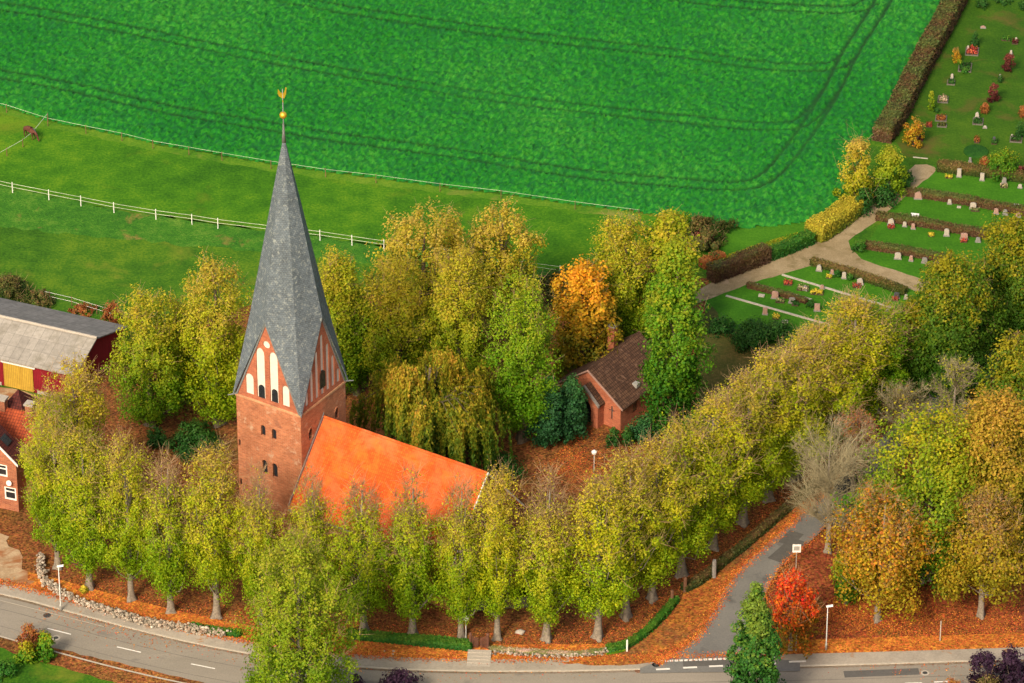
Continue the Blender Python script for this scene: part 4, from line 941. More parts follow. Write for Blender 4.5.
# verge boards of the gables
for k_, (o_, u_, n_) in FR.items():
    for sgn in (-1, 1):
        mb = MB(); P_ = [(sgn*(h+.02), TE+.0), (sgn*(h-.22), TE+.12), (0, TE+GH-.40), (0, TE+GH-.0)]
        prism(mb, P_, o_, u_, n_, .003, .10); mb.build('verge', M['lead'], church)
zv_top = top_z(tc_[1], 89.0); fin = MB(); fin.lathe([(.22, tipz-.9), (.14, tipz+.1), (.10, tipz+1.0), (.05, tipz+1.3), (.045, zv_top)], 10); finial = fin.build('finial', M['lead'], church, True)
zb = top_z(tc_[1], 115.0); bl = MB(); bl.lathe([(.36*math.sin(math.pi*i/10)+.01, zb-.36*math.cos(math.pi*i/10)) for i in range(11)], 14); bl.build('gilded_ball', M['gold'], church, True)
zv = top_z(tc_[1], 98.0)-.1; vv_ = MB()                 # weathercock
prism(vv_, [(-.35, zv+.3), (-.1, zv+.1), (.16, zv+.1), (.32, zv+.5), (.42, zv+1.2), (.28, zv+1.3), (.18, zv+.8), (.03, zv+.6), (-.20, zv+.7), (-.44, zv+1.1), (-.48, zv+.6)], (0, 0, 0), (.845, .535, 0), (.535, -.845, 0), -.04, .04)
vv_.tube([(-.5*.6, .5*.8, zv-.1), (.5*.6, -.5*.8, zv-.1)], [.04, .04], 5); vv_.build('weathercock', M['gold'], church)
for sx, sy in ((-1, -1), (1, 1), (-1, 1)):           # gutter spouts at the eaves corners
    mb = MB(); mb.tube([(sx*h, sy*h, TE+.05), (sx*(h+.6), sy*(h+.6), TE-.02)], [.07, .05], 6); mb.build('gutter_spout', M['lead'], church)
# nave
NWH, NRISE, NRZ = 6.3, 7.4, TE-2.1; NEZ = NRZ-NRISE
ex = np.array(G(494, 467.5, NRZ))-tc_; NX1 = ex[0]*math.cos(ang)+ex[1]*math.sin(ang); ydev = -ex[0]*math.sin(ang)+ex[1]*math.cos(ang)
print('nave end', NX1, 'y dev', ydev)
NX0 = h+.01
nw = MB(); nw.add([(NX0, -NWH+.4, 0), (NX1-.2, -NWH+.4, 0), (NX1-.2, NWH-.4, 0), (NX0, NWH-.4, 0), (NX0, -NWH+.4, NEZ+.25), (NX1-.2, -NWH+.4, NEZ+.25), (NX1-.2, NWH-.4, NEZ+.25), (NX0, NWH-.4, NEZ+.25), (NX0, 0, NRZ-.25), (NX1-.2, 0, NRZ-.25)],
      [(0, 1, 5, 4), (2, 3, 7, 6), (1, 2, 6, 9, 5), (3, 0, 4, 8, 7), (4, 5, 9, 8), (6, 7, 8, 9), (3, 2, 1, 0)])
nave = nw.build('nave_wall', M['brick'], church); nf = ((0, -NWH+.4, 0), (1, 0, 0), (0, -1, 0)); nb = ((0, NWH-.4, 0), (-1, 0, 0), (0, 1, 0)); ne = ((NX1-.2, 0, 0), (0, 1, 0), (1, 0, 0))
ct = MB(); nws = []
for i in range(4):
    c_ = NX0+2.6+i*5.2; nws += [(nf, arch(c_, 1.6, 1.3, 3.4, pointed=.5)), (nb, arch(-c_, 1.6, 1.3, 3.4, pointed=.5))]
nws += [(ne, arch(-2, 2.0, 1.1, 4, pointed=.5)), (ne, arch(2, 2.0, 1.1, 4, pointed=.5)), (ne, arch(0, 3.0, 1.1, 5, pointed=.5))]
for fr, s_ in nws: prism(ct, s_, *fr, -.3, .3)
cut(nave, ct)
for fr, s_ in nws: mb = MB(); prism(mb, s_, *fr, -.28, -.2); mb.build('window', M['glass'], church)
def roof_pair(mb, x0, x1, hw, ez, rz_, th=.22, over=0):
    for sg in (-1, 1):
        P_ = [(x0, sg*hw, ez), (x1, sg*hw, ez), (x1, 0, rz_), (x0, 0, rz_)]
        if sg > 0: P_ = P_[::-1]
        Q_ = [(a, b, c-th) for a, b, c in P_]
        mb.add(P_+Q_, [(0, 1, 2, 3), (7, 6, 5, 4), (0, 4, 5, 1), (1, 5, 6, 2), (2, 6, 7, 3), (3, 7, 4, 0)])
rf = MB(); roof_pair(rf, NX0+.02, NX1, NWH+.25, NEZ, NRZ); nroof = rf.build('nave_roof', M['orange_tile'], church, uv=True)
rg = MB(); rg.tube([(NX0+.05, 0, NRZ+.0), (NX1+.02, 0, NRZ+.0)], [.14, .14], 8); rg.build('ridge_tiles', M['orange_tile'], nroof, uv=True)
for sg in (-1, 1):
    vb = MB(); prism(vb, [(sg*(NWH+.3), NEZ-.12), (sg*(NWH+.3), NEZ+.1), (0, NRZ+.12), (0, NRZ-.14)], (NX1, 0, 0), (0, 1, 0), (1, 0, 0), .003, .14); vb.build('verge_board', M['white_paint'], nroof)
    gt = MB(); gt.tube([(NX0+.1, sg*(NWH+.33), NEZ-.1), (NX1, sg*(NWH+.33), NEZ-.1)], [.08, .08], 6); gt.build('gutter', M['lead'], nroof)
# stepped lead flashing where the nave roof meets the tower
fl = MB(); prism(fl, [(-NWH-.2, NEZ+.02), (-NWH-.2, NEZ+.5), (0, NRZ+.5), (0, NRZ+.02)], (NX0, 0, 0), (0, 1, 0), (1, 0, 0), .03, .09); fl.build('flashing', M['lead'], nroof)

# ------------------------------------------------------------------ chapel
CRZ = 6.1; CE = 2.75; CHW = 4.3
c0 = np.array(G(588, 370.3, CRZ)); c1 = np.array(G(639.5, 331.5, CRZ)); dv = c1-c0; CL = np.linalg.norm(dv); ca = math.atan2(dv[1], dv[0]); print('chapel len', CL, math.degrees(ca))
chapel = thing('chapel', 'small brick chapel with brown tiled roof and arched porch among the trees', 'chapel', (c0[0], c0[1], 0), ca)
cw = MB(); cw.add([(0.25, -CHW+.3, 0), (CL-.2, -CHW+.3, 0), (CL-.2, CHW-.3, 0), (.25, CHW-.3, 0), (.25, -CHW+.3, CE+.1), (CL-.2, -CHW+.3, CE+.1), (CL-.2, CHW-.3, CE+.1), (.25, CHW-.3, CE+.1), (.25, 0, CRZ-.2), (CL-.2, 0, CRZ-.2)],
      [(0, 1, 5, 4), (2, 3, 7, 6), (1, 2, 6, 9, 5), (3, 0, 4, 8, 7), (4, 5, 9, 8), (6, 7, 8, 9), (3, 2, 1, 0)])
cwo = cw.build('wall', M['brick'], chapel); sf = ((0, -CHW+.3, 0), (1, 0, 0), (0, -1, 0)); gf = ((.25, 0, 0), (0, -1, 0), (-1, 0, 0))
ct = MB(); cws = [(sf, arch(a_, .9, .9, 1.6)) for a_ in (3.0, 6.2)]+[(gf, [(2.82, 1.0), (3.0, 1.0), (3.0, 1.95), (3.27, 1.95), (3.27, 2.13), (3.0, 2.13), (3.0, 2.6), (2.82, 2.6), (2.82, 2.13), (2.55, 2.13), (2.55, 1.95), (2.82, 1.95)])]
for fr, s_ in cws: prism(ct, s_, *fr, -.15, .3)
cut(cwo, ct)
for fr, s_ in cws[:2]: mb = MB(); prism(mb, s_, *fr, -.14, -.08); mb.build('window', M['glass'], chapel)
for fr, s_ in cws[2:3]:
    mb = MB(); prism(mb, [(2.82, 1.0), (3.0, 1.0), (3.0, 1.95), (3.27, 1.95), (3.27, 2.13), (3.0, 2.13), (3.0, 2.6), (2.82, 2.6), (2.82, 2.13), (2.55, 2.13), (2.55, 1.95), (2.82, 1.95)], *fr, -.14, -.1); mb.build('wall_cross', M['dark_metal'], chapel)
rf = MB(); roof_pair(rf, 0, CL, CHW+.15, CE, CRZ, .16); cr_ = rf.build('roof', M['brown_tile'], chapel, uv=True)
for sg in (-1, 1): vb = MB(); prism(vb, [(sg*(CHW+.17), CE-.1), (sg*(CHW+.17), CE+.08), (0, CRZ+.08), (0, CRZ-.12)], (0, 0, 0), (0, 1, 0), (-1, 0, 0), .003, .12); vb.build('verge', M['pink_stone'], cr_)
rt = MB(); rt.tube([(0, 0, CRZ), (CL, 0, CRZ)], [.1, .1], 6); rt.build('ridge_tiles', M['brown_tile'], cr_, uv=True)
sk = MB(); t_ = .78; ys_ = -(CHW+.15)*t_; zs_ = CRZ-(CRZ-CE)*t_; sk.box(3.6, 4.25, ys_-.3, ys_+.3, zs_-.1, zs_+.33); sk.build('skylight', M['metal'], cr_)
ch = MB(); ch.box(6.6, 7.4, 1.2, 2.0, 3.5, 7.6); cho = ch.build('chimney', M['brick'], cr_, uv=True)
cc = MB(); cc.box(6.5, 7.5, 1.1, 2.1, 7.6, 7.75); cc.build('chimney_cap', M['granite'], cho)
# porch gable standing out from the front
pf = ((-.9, 0, 0), (0, -1, 0), (-1, 0, 0)); pw = MB(); prism(pw, [(-1.6, 0), (1.9, 0), (1.9, 2.7), (.15, 4.4), (-1.6, 2.7)], (.25, 0, 0), (0, -1, 0), (-1, 0, 0), .003, 1.15); po = pw.build('porch', M['brick'], chapel)
ct = MB(); prism(ct, arch(.1, -.2, 1.9, 3.1, pointed=.3), (.25, 0, 0), (0, -1, 0), (-1, 0, 0), .5, 1.5); cut(po, ct)
mb = MB(); prism(mb, arch(.1, 0, 1.88, 2.88, pointed=.3), (.25, 0, 0), (0, -1, 0), (-1, 0, 0), .51, .56); mb.build('door', M['glass'], po)
for a_, b_ in (((-1.75, 2.6), (.15, 4.5)), ((2.05, 2.6), (.15, 4.5))):
    mb = MB(); prism(mb, [a_, b_, (b_[0], b_[1]+.2), (a_[0], a_[1]+.2)], (.25, 0, 0), (0, -1, 0), (-1, 0, 0), .02, 1.0); mb.build('porch_roof', M['brown_tile'], po, uv=True)
    mb = MB(); prism(mb, [a_, b_, (b_[0], b_[1]+.27), (a_[0], a_[1]+.27)], (.25, 0, 0), (0, -1, 0), (-1, 0, 0), 1.003, 1.28); mb.build('coping', M['granite'], po)

# ------------------------------------------------------------------ barn
BR = 5.5; b0 = np.array(G(97, 338, BR)); ba = R(-22.9)
barn = thing('barn', 'long dark-red barn with grey roof and yellow sliding door', 'barn', (b0[0], b0[1], 0), ba)
BL, BN, BF = 44, 4.9, 7.0; EN, EF = 3.75, 3.05
bw = MB(); bw.add([(-BL, -BN+.3, 0), (-.4, -BN+.3, 0), (-.4, BF-.3, 0), (-BL, BF-.3, 0), (-BL, -BN+.3, EN), (-.4, -BN+.3, EN), (-.4, BF-.3, EF), (-BL, BF-.3, EF), (-BL, 0, BR-.2), (-.4, 0, BR-.2)],
      [(0, 1, 5, 4), (2, 3, 7, 6), (1, 2, 6, 9, 5), (3, 0, 4, 8, 7), (4, 5, 9, 8), (6, 7, 8, 9), (3, 2, 1, 0)]); bw.build('wall', M['barn_wall'], barn, uv=True)
for nm, y_, z_, mt in (('roof', -BN-.25, EN-.08, 'barn_roof'), ('roof', BF+.25, EF-.08, 'barn_roof_shaded')):
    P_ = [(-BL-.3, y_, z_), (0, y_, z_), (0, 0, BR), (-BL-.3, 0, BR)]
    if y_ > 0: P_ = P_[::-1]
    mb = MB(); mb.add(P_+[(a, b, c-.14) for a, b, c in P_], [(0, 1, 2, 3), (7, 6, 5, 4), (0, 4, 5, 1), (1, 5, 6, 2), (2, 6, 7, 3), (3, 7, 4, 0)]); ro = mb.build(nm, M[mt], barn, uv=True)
    ro['label'] = 'pale grey near roof slope' if y_ < 0 else 'darker grey far roof slope'
    if y_ < 0: mb = MB(); mb.tube([(-BL-.3, 0, BR+.03), (0, 0, BR+.03)], [.16, .16], 6); mb.build('ridge_cap', M['pale_stone'], ro)
yw = -BN+.3
mb = MB(); mb.box(-8.9, -5.4, yw-.12, yw-.03, .1, 3.0); dr = mb.build('door', M['yellow_board'], barn, uv=True)
mb = MB(); mb.box(-9.2, -5.1, yw-.16, yw-.02, 3.02, 3.2); mb.build('door_rail', M['white_paint'], dr)
mb = MB(); mb.box(-BL, -9.3, yw-.06, yw-.003, 0, .4); mb.box(-5.0, -.4, yw-.06, yw-.003, 0, .4); mb.build('plinth', M['pale_stone'], barn)
# ------------------------------------------------------------------ brick house at the left edge
hx, hy = G(19, 512); house = thing('brick_house', 'two-storey brick house with red and maroon tiled roofs at the left edge', 'house', (hx, hy, 0), R(-20))
wl = MB(); prism(wl, [(-10, 0), (0, 0), (0, 6.2), (-5, 10.8), (-10, 6.2)], (0, 0, 0), (1, 0, 0), (0, 1, 0), 0, 2.0); wo = wl.build('wall', M['house_brick'], house)
hw_ = [(-1.75, 3.95, 1.3, 1.4), (-.65, 1.35, 1.3, 1.5), (-5.7, 1.3, 1.3, 1.5), (-5.7, 3.95, 1.3, 1.4), (-8.3, 1.3, 1.3, 1.5)]
ct = MB(); hf = ((0, 0, 0), (1, 0, 0), (0, -1, 0)); rect = lambda c_, z_, a_, b_: [(c_-a_/2, z_), (c_+a_/2, z_), (c_+a_/2, z_+b_), (c_-a_/2, z_+b_)]
hw_ = [(-1.7, 4.0, 1.3, 1.4), (-.85, 1.3, 1.3, 1.5)]+hw_[2:]
for a_ in hw_: prism(ct, rect(*a_), *hf, -.2, .2)
cut(wo, ct)
for c_, z_, a_, b_ in hw_:
    mb = MB(); prism(mb, rect(c_, z_, a_, b_), *hf, -.19, -.12); wo_ = mb.build('window', M['glass'], house)
    fm = MB()
    for q_ in (rect(c_-a_/2+.07, z_, .14, b_), rect(c_+a_/2-.07, z_, .14, b_)): prism(fm, q_, *hf, -.118, -.03)
    for q_ in (rect(c_, z_, a_-.28, .14), rect(c_, z_+b_-.14, a_-.28, .14), rect(c_, z_+b_*.6, a_-.28, .1)): prism(fm, q_, *hf, -.117, -.035)
    fm.build('frame', M['white_paint'], wo_)
mb = MB(); mb.lathe([(.02, 0), (.26, .07), (.29, .11)], 16); ds = mb.build('satellite_dish', M['white_paint'], house, loc=(-.75, -.3, 3.55)); ds.rotation_euler = (R(75), 0, 0)
for sg in (0, 1):
    P_ = [(.35, -.3, 5.9), (.35, 2.2, 5.9), (-5, 2.2, 11.0), (-5, -.3, 11.0)] if sg else [(-10.35, 2.2, 5.9), (-10.35, -.3, 5.9), (-5, -.3, 11.0), (-5, 2.2, 11.0)]
    mb = MB(); mb.add(P_+[(a, b, c-.16) for a, b, c in P_], [(0, 1, 2, 3), (7, 6, 5, 4), (0, 4, 5, 1), (1, 5, 6, 2), (2, 6, 7, 3), (3, 7, 4, 0)]); ro = mb.build('roof', M['maroon_tile'], house, uv=True)
    vb = MB(); prism(vb, [((.38 if sg else -10.38), 5.72), ((.38 if sg else -10.38), 5.98), (-5, 11.1), (-5, 10.8)], (0, -.3, 0), (1, 0, 0), (0, -1, 0), .003, .1); vb.build('verge', M['white_paint'], ro)
    if sg: sk = MB(); sk.add([(-1.9, .5, 8.13), (-1.1, .5, 7.37), (-1.1, 1.5, 7.37), (-1.9, 1.5, 8.13), (-1.85, .5, 8.25), (-1.05, .5, 7.49), (-1.05, 1.5, 7.49), (-1.85, 1.5, 8.25)], [(0, 3, 2, 1), (4, 5, 6, 7), (0, 1, 5, 4), (1, 2, 6, 5), (2, 3, 7, 6), (3, 0, 4, 7)]); sk.build('skylight', M['glass'], ro)
mw = MB(); mw.box(-18, 1.2, 2.01, 10.5, 0, 4.9); mw.build('wall', M['house_brick'], house, uv=True)
for P_ in ([(-18.3, 2.25, 4.95), (1.5, 2.25, 4.95), (1.5, 7.0, 7.6), (-18.3, 7.0, 7.6)], [(1.5, 10.8, 4.95), (-18.3, 10.8, 4.95), (-18.3, 7.0, 7.6), (1.5, 7.0, 7.6)]):
    mb = MB(); mb.add(P_+[(a, b, c-.16) for a, b, c in P_], [(0, 1, 2, 3), (7, 6, 5, 4), (0, 4, 5, 1), (1, 5, 6, 2), (2, 6, 7, 3), (3, 7, 4, 0)]); mb.build('roof', M['red_tile'], house, uv=True)
mb = MB(); mb.add([(1.2, 2.01, 4.9), (1.2, 10.5, 4.9), (1.2, 7.0, 7.4)], [(0, 1, 2)]); mb.build('gable', M['house_brick'], house, uv=True)
mb = MB(); mb.add([(-5.4, 7.2, 6.8), (-2.4, 7.2, 6.8), (-2.4, 11.5, 6.2), (-5.4, 11.5, 6.2), (-3.9, 9.2, 8.6)], [(0, 1, 4), (1, 2, 4), (2, 3, 4), (3, 0, 4), (3, 2, 1, 0)]); mb.build('hipped_roof', M['maroon_tile'], house, uv=True)
for x_ in (-1.5, -4.6):
    mb = MB(); mb.box(x_-.4, x_+.4, 6.5, 7.3, 6.5, 8.6); co_ = mb.build('chimney', M['house_brick'], house, uv=True)
    mb = MB(); mb.box(x_-.5, x_+.5, 6.4, 7.4, 8.6, 8.8); mb.build('chimney_cap', M['pale_stone'], co_)

# ------------------------------------------------------------------ stone wall, gate, steps, lamps, signs
def stone_wall(label, px, ht, wd, seed, mat='boulder', n_m=5.0, rmin=.09, rmax=.20):
    L = densify(smooth_line(px, 6), .3, 0, False); c = L[0]; r = np.random.default_rng(seed); mb = MB(); Ln = np.array(L); tot = int(len(L)*.3*n_m*ht/.45)
    ico = bmesh.new(); bmesh.ops.create_icosphere(ico, subdivisions=1, radius=1); iv = np.array([v.co[:] for v in ico.verts]); if_ = [[v.index for v in f_.verts] for f_ in ico.faces]; ico.free()
    for _ in range(tot):
        i = r.integers(0, len(L)-1); z = r.random()*ht; p = Ln[i]+(Ln[i+1]-Ln[i])*r.random()-np.array(c)+r.normal(size=2)*wd*.28*(1-.4*z/ht)
        s = rmin+(rmax-rmin)*r.random()**1.5; V = iv*(1+r.normal(size=(len(iv), 1))*.14)*np.array([s*(.8+.5*r.random()), s*(.8+.5*r.random()), s*.75])
        a_ = r.random()*6.28; ca_, sa_ = math.cos(a_), math.sin(a_); V = np.stack([V[:, 0]*ca_-V[:, 1]*sa_+p[0], V[:, 0]*sa_+V[:, 1]*ca_+p[1], V[:, 2]+z+.03], 1); mb.add(V, if_)
    m_, n, l, p_ = newmat('field_stones'); geo = N(n, 'ShaderNodeNewGeometry'); rr_ = ramp(n, [(0, (.12, .10, .08)), (.35, (.27, .23, .18)), (.6, (.42, .37, .30)), (.85, (.30, .20, .14)), (1, (.55, .50, .43))]); l.new(geo.outputs['Random Per Island'], rr_.inputs[0]); l.new(rr_.outputs[0], p_.inputs['Base Color']); p_.inputs['Roughness'].default_value = .9
    o = mb.build('stone_wall', m_, loc=(c[0], c[1], 0)); tag(o, label, 'wall')
stone_wall('long curved fieldstone wall on the left of the churchyard', [(42, 560), (41, 575), (50, 588), (70, 600), (100, 611), (140, 623), (190, 632), (226, 637)], .75, .9, 3, n_m=42)
stone_wall('low pale stone wall with plants right of the gate steps', [(490, 653), (520, 656), (560, 658), (590, 656), (607, 653)], .35, .6, 4, n_m=26, rmax=.16)
hedge('flowering plants on the low stone wall right of the gate steps', [(490, 650), (530, 653), (570, 655), (604, 652)], .7, .35, 'flower_mixed', 31, name='flower_border', ls=.13, dens=.5)
bpy.data.objects['flower_border']['category'] = 'flowers'
stone_wall('scattered low pale stones on the leafy bank left of the steps', [(352, 650), (390, 653), (430, 655)], .10, .7, 6, n_m=2.2, rmax=.16, rmin=.08)
x, y = G(520, 633); mb = MB(); st_ = bmesh.new(); bmesh.ops.create_icosphere(st_, subdivisions=2, radius=.4); iv = np.array([v.co[:] for v in st_.verts]); iv *= (1+.12*rng.normal(size=(len(iv), 1))); iv[:, 2] = iv[:, 2]*.6+.15
mb.add(iv*np.array([1.3, .9, 1]), [[v.index for v in f_.verts] for f_ in st_.faces]); st_.free(); tag(mb.build('boulder', M['pale_stone'], loc=(x, y, 0), smooth=True), 'single pale boulder lying on the leaves between two limes', 'boulder')
# gate with two brown gate leaves and steps
x, y = G(479, 650); gate = thing('gate', 'brown wooden gate between dark posts at the top of the steps', 'gate', (x, y, 0), R(-3))
for s_ in (-.85, .85): mb = MB(); mb.lathe([(.16, 0), (.15, 1.6), (.2, 1.65), (.05, 1.85)], 8, (s_, .3)); mb.build('gate_post', M['rust_wood'], gate)
for s_ in (-1, 1):
    mb = MB()
    for j in range(5): x0_ = s_*(.12+.13*j); mb.box(x0_-.045, x0_+.045, .27, .33, .1, 1.25+.05*j)
    mb.box(min(s_*.05, s_*.7), max(s_*.05, s_*.7), .331, .38, .35, .45); mb.box(min(s_*.05, s_*.7), max(s_*.05, s_*.7), .331, .38, .95, 1.05); mb.build('gate_leaf', M['rust_wood'], gate)
x, y = G(479, 660); steps = thing('steps', 'pale stone steps rising from the pavement to the wooden gate', 'steps', (x, y, 0), R(-3))
for j in range(5): mb = MB(); mb.box(-1.15, 1.15, -1.2+.5*j, -.72+.5*j, 0, .10+.06*j); mb.build('step', M['pale_stone'], steps)
def street_lamp(label, px, top, arm=.5, head='tilt', r0=.07, rz=0.0):
    x, y = G(*px); z = top_z(y, top); t = thing('street_lamp', label, 'street lamp', (x, y, 0), rz)
    mb = MB(); mb.lathe([(r0*1.7, 0), (r0*1.6, .8), (r0, .85), (r0*.7, z-.1)], 8); mb.build('pole', M['metal'], t, True)
    mb = MB()
    if head == 'tilt': mb.add([(-.15, -.1, z-.12), (.5, -.14, z+.02), (.5, .14, z+.02), (-.15, .1, z-.12), (-.15, -.08, z+.02), (.5, -.10, z+.14), (.5, .10, z+.14), (-.15, .08, z+.02)], [(0, 3, 2, 1), (4, 5, 6, 7), (0, 1, 5, 4), (1, 2, 6, 5), (2, 3, 7, 6), (3, 0, 4, 7)])
    else: mb.lathe([(.08, z-.15), (.26, z-.05), (.30, z+.18), (.12, z+.34), (.02, z+.38)], 12)
    mb.build('lamp_head', M['white_paint'], t)
street_lamp('tall grey street lamp in front of the stone wall at left', (61, 611), 566)
street_lamp('tall grey street lamp on the pavement right of the red tree', (826, 650), 606)
street_lamp('short white-headed lamp beside the gate steps', (466, 643), 619, head='mush', r0=.05)
street_lamp('short white mushroom lamp in front of the chapel', (594, 473), 453, head='mush', r0=.045)
def post(name, label, cat, px, top, r_, mat, extra=None):
    x, y = G(*px); z = top_z(y, top); t = thing(name, label, cat, (x, y, 0)); mb = MB(); mb.lathe([(r_, 0), (r_, z*.9), (r_*.8, z)], 8); mb.build('post', mat, t)
    if extra: extra(t, z)
def signp(t, z): mb = MB(); mb.box(-.42, .42, -.06, -.035, z-.85, z+.1); mb.build('sign_plate', M['white_paint'], t); mb = MB(); mb.box(-.30, .30, -.068, -.062, z-.62, z-.12); mb.build('sign_symbol', M['metal'], t)
post('road_sign', 'square white road sign beside the side road', 'road sign', (796, 568), 545, .04, M['metal'], signp)
post('post', 'slim grey post on the leaves right of the red tree', 'post', (796, 651), 632, .06, M['pale_stone'])
post('post', 'slim weathered post between the two pale-trunked chestnuts', 'post', (940, 641), 621, .06, M['pale_stone'])
post('marker_post', 'short white marker post at the corner hedge', 'post', (627, 652), 640, .09, M['white_paint'])
post('stone_pillar', 'dark stone pillar in the hedge beside the side road', 'pillar', (714, 578), 560, .22, M['granite'])
post('gate_post', 'left dark post of the side gap in the hedge', 'post', (672, 604), 590, .16, M['wood']); post('gate_post', 'right dark post of the side gap in the hedge', 'post', (685, 592), 577, .18, M['wood'])

# ------------------------------------------------------------------ graves
def gravestone(label, px, wpx, hpx, mk, kind=0, seed=0, bed=None):
    x, y = G(*px); s = scale_at(x, y); W_ = wpx/s; h_ = hpx/s/.86; r = random.Random(seed+int(px[0]*7+px[1]*13)); rz = R(-8+r.uniform(-6, 6))
    t = thing('gravestone', label, 'gravestone', (x, y, 0), rz); mb = MB()
    if kind == 0: P_ = [(-W_/2, .05), (W_/2, .05), (W_/2*.96, h_*.82)]+[(W_/2*.96*math.cos(a), h_*.82+h_*.18*math.sin(a)) for a in (.4, .9, 1.57, 2.2, 2.75)]+[(-W_/2*.96, h_*.82)]
    elif kind == 1: P_ = [(-W_/2, .05), (W_/2, .05), (W_/2*.9, h_*.7), (W_*.2, h_), (-W_*.1, h_*.95), (-W_/2*.95, h_*.75)]
    else: P_ = [(-W_/2, .05), (W_/2, .05), (W_/2, h_), (-W_/2, h_)]
    prism(mb, P_, (0, 0, 0), (1, 0, 0), (0, -1, 0), -.09, .09); mb.build('headstone', M[mk], t)
    mb = MB(); mb.box(-W_/2-.08, W_/2+.08, -.18, .18, 0, .12); mb.build('base', M['granite'], t)
    return t
FB = ['flower_red', 'flower_yellow', 'flower_mixed', 'yew_leaf', 'hedge_leaf']
def bed(label, px, wpx, hpx, mk, seed, kerb=True, name='grave_bed', tall=.35):
    x, y = G(*px); s = scale_at(x, y); W_ = wpx/s; D_ = hpx/s/.5; r = np.random.default_rng(seed); t = thing(name, label, 'grave', (x, y, 0), R(-8)); mb = MB()
    if kerb:
        for q_ in ((-W_/2, W_/2, -D_/2, -D_/2+.1), (-W_/2, W_/2, D_/2-.1, D_/2), (-W_/2, -W_/2+.1, -D_/2+.1, D_/2-.1), (W_/2-.1, W_/2, -D_/2+.1, D_/2-.1)): mb.box(*q_, 0, .14)
        mb.build('kerb_stones', M['kerb_dark'], t)
    mb = MB(); mb.box(-W_/2+.1, W_/2-.1, -D_/2+.1, D_/2-.1, 0, .08); mb.build('soil', M['soil'], t)
    n_ = int(W_*D_*60)+20; C = np.stack([r.uniform(-.4, .4, n_)*W_, r.uniform(-.4, .4, n_)*D_, .1+tall*r.random(n_)], 1); mb = MB()
    crown(mb, C, 3, .1, .15, r); mb.build('planting', M[mk], t)
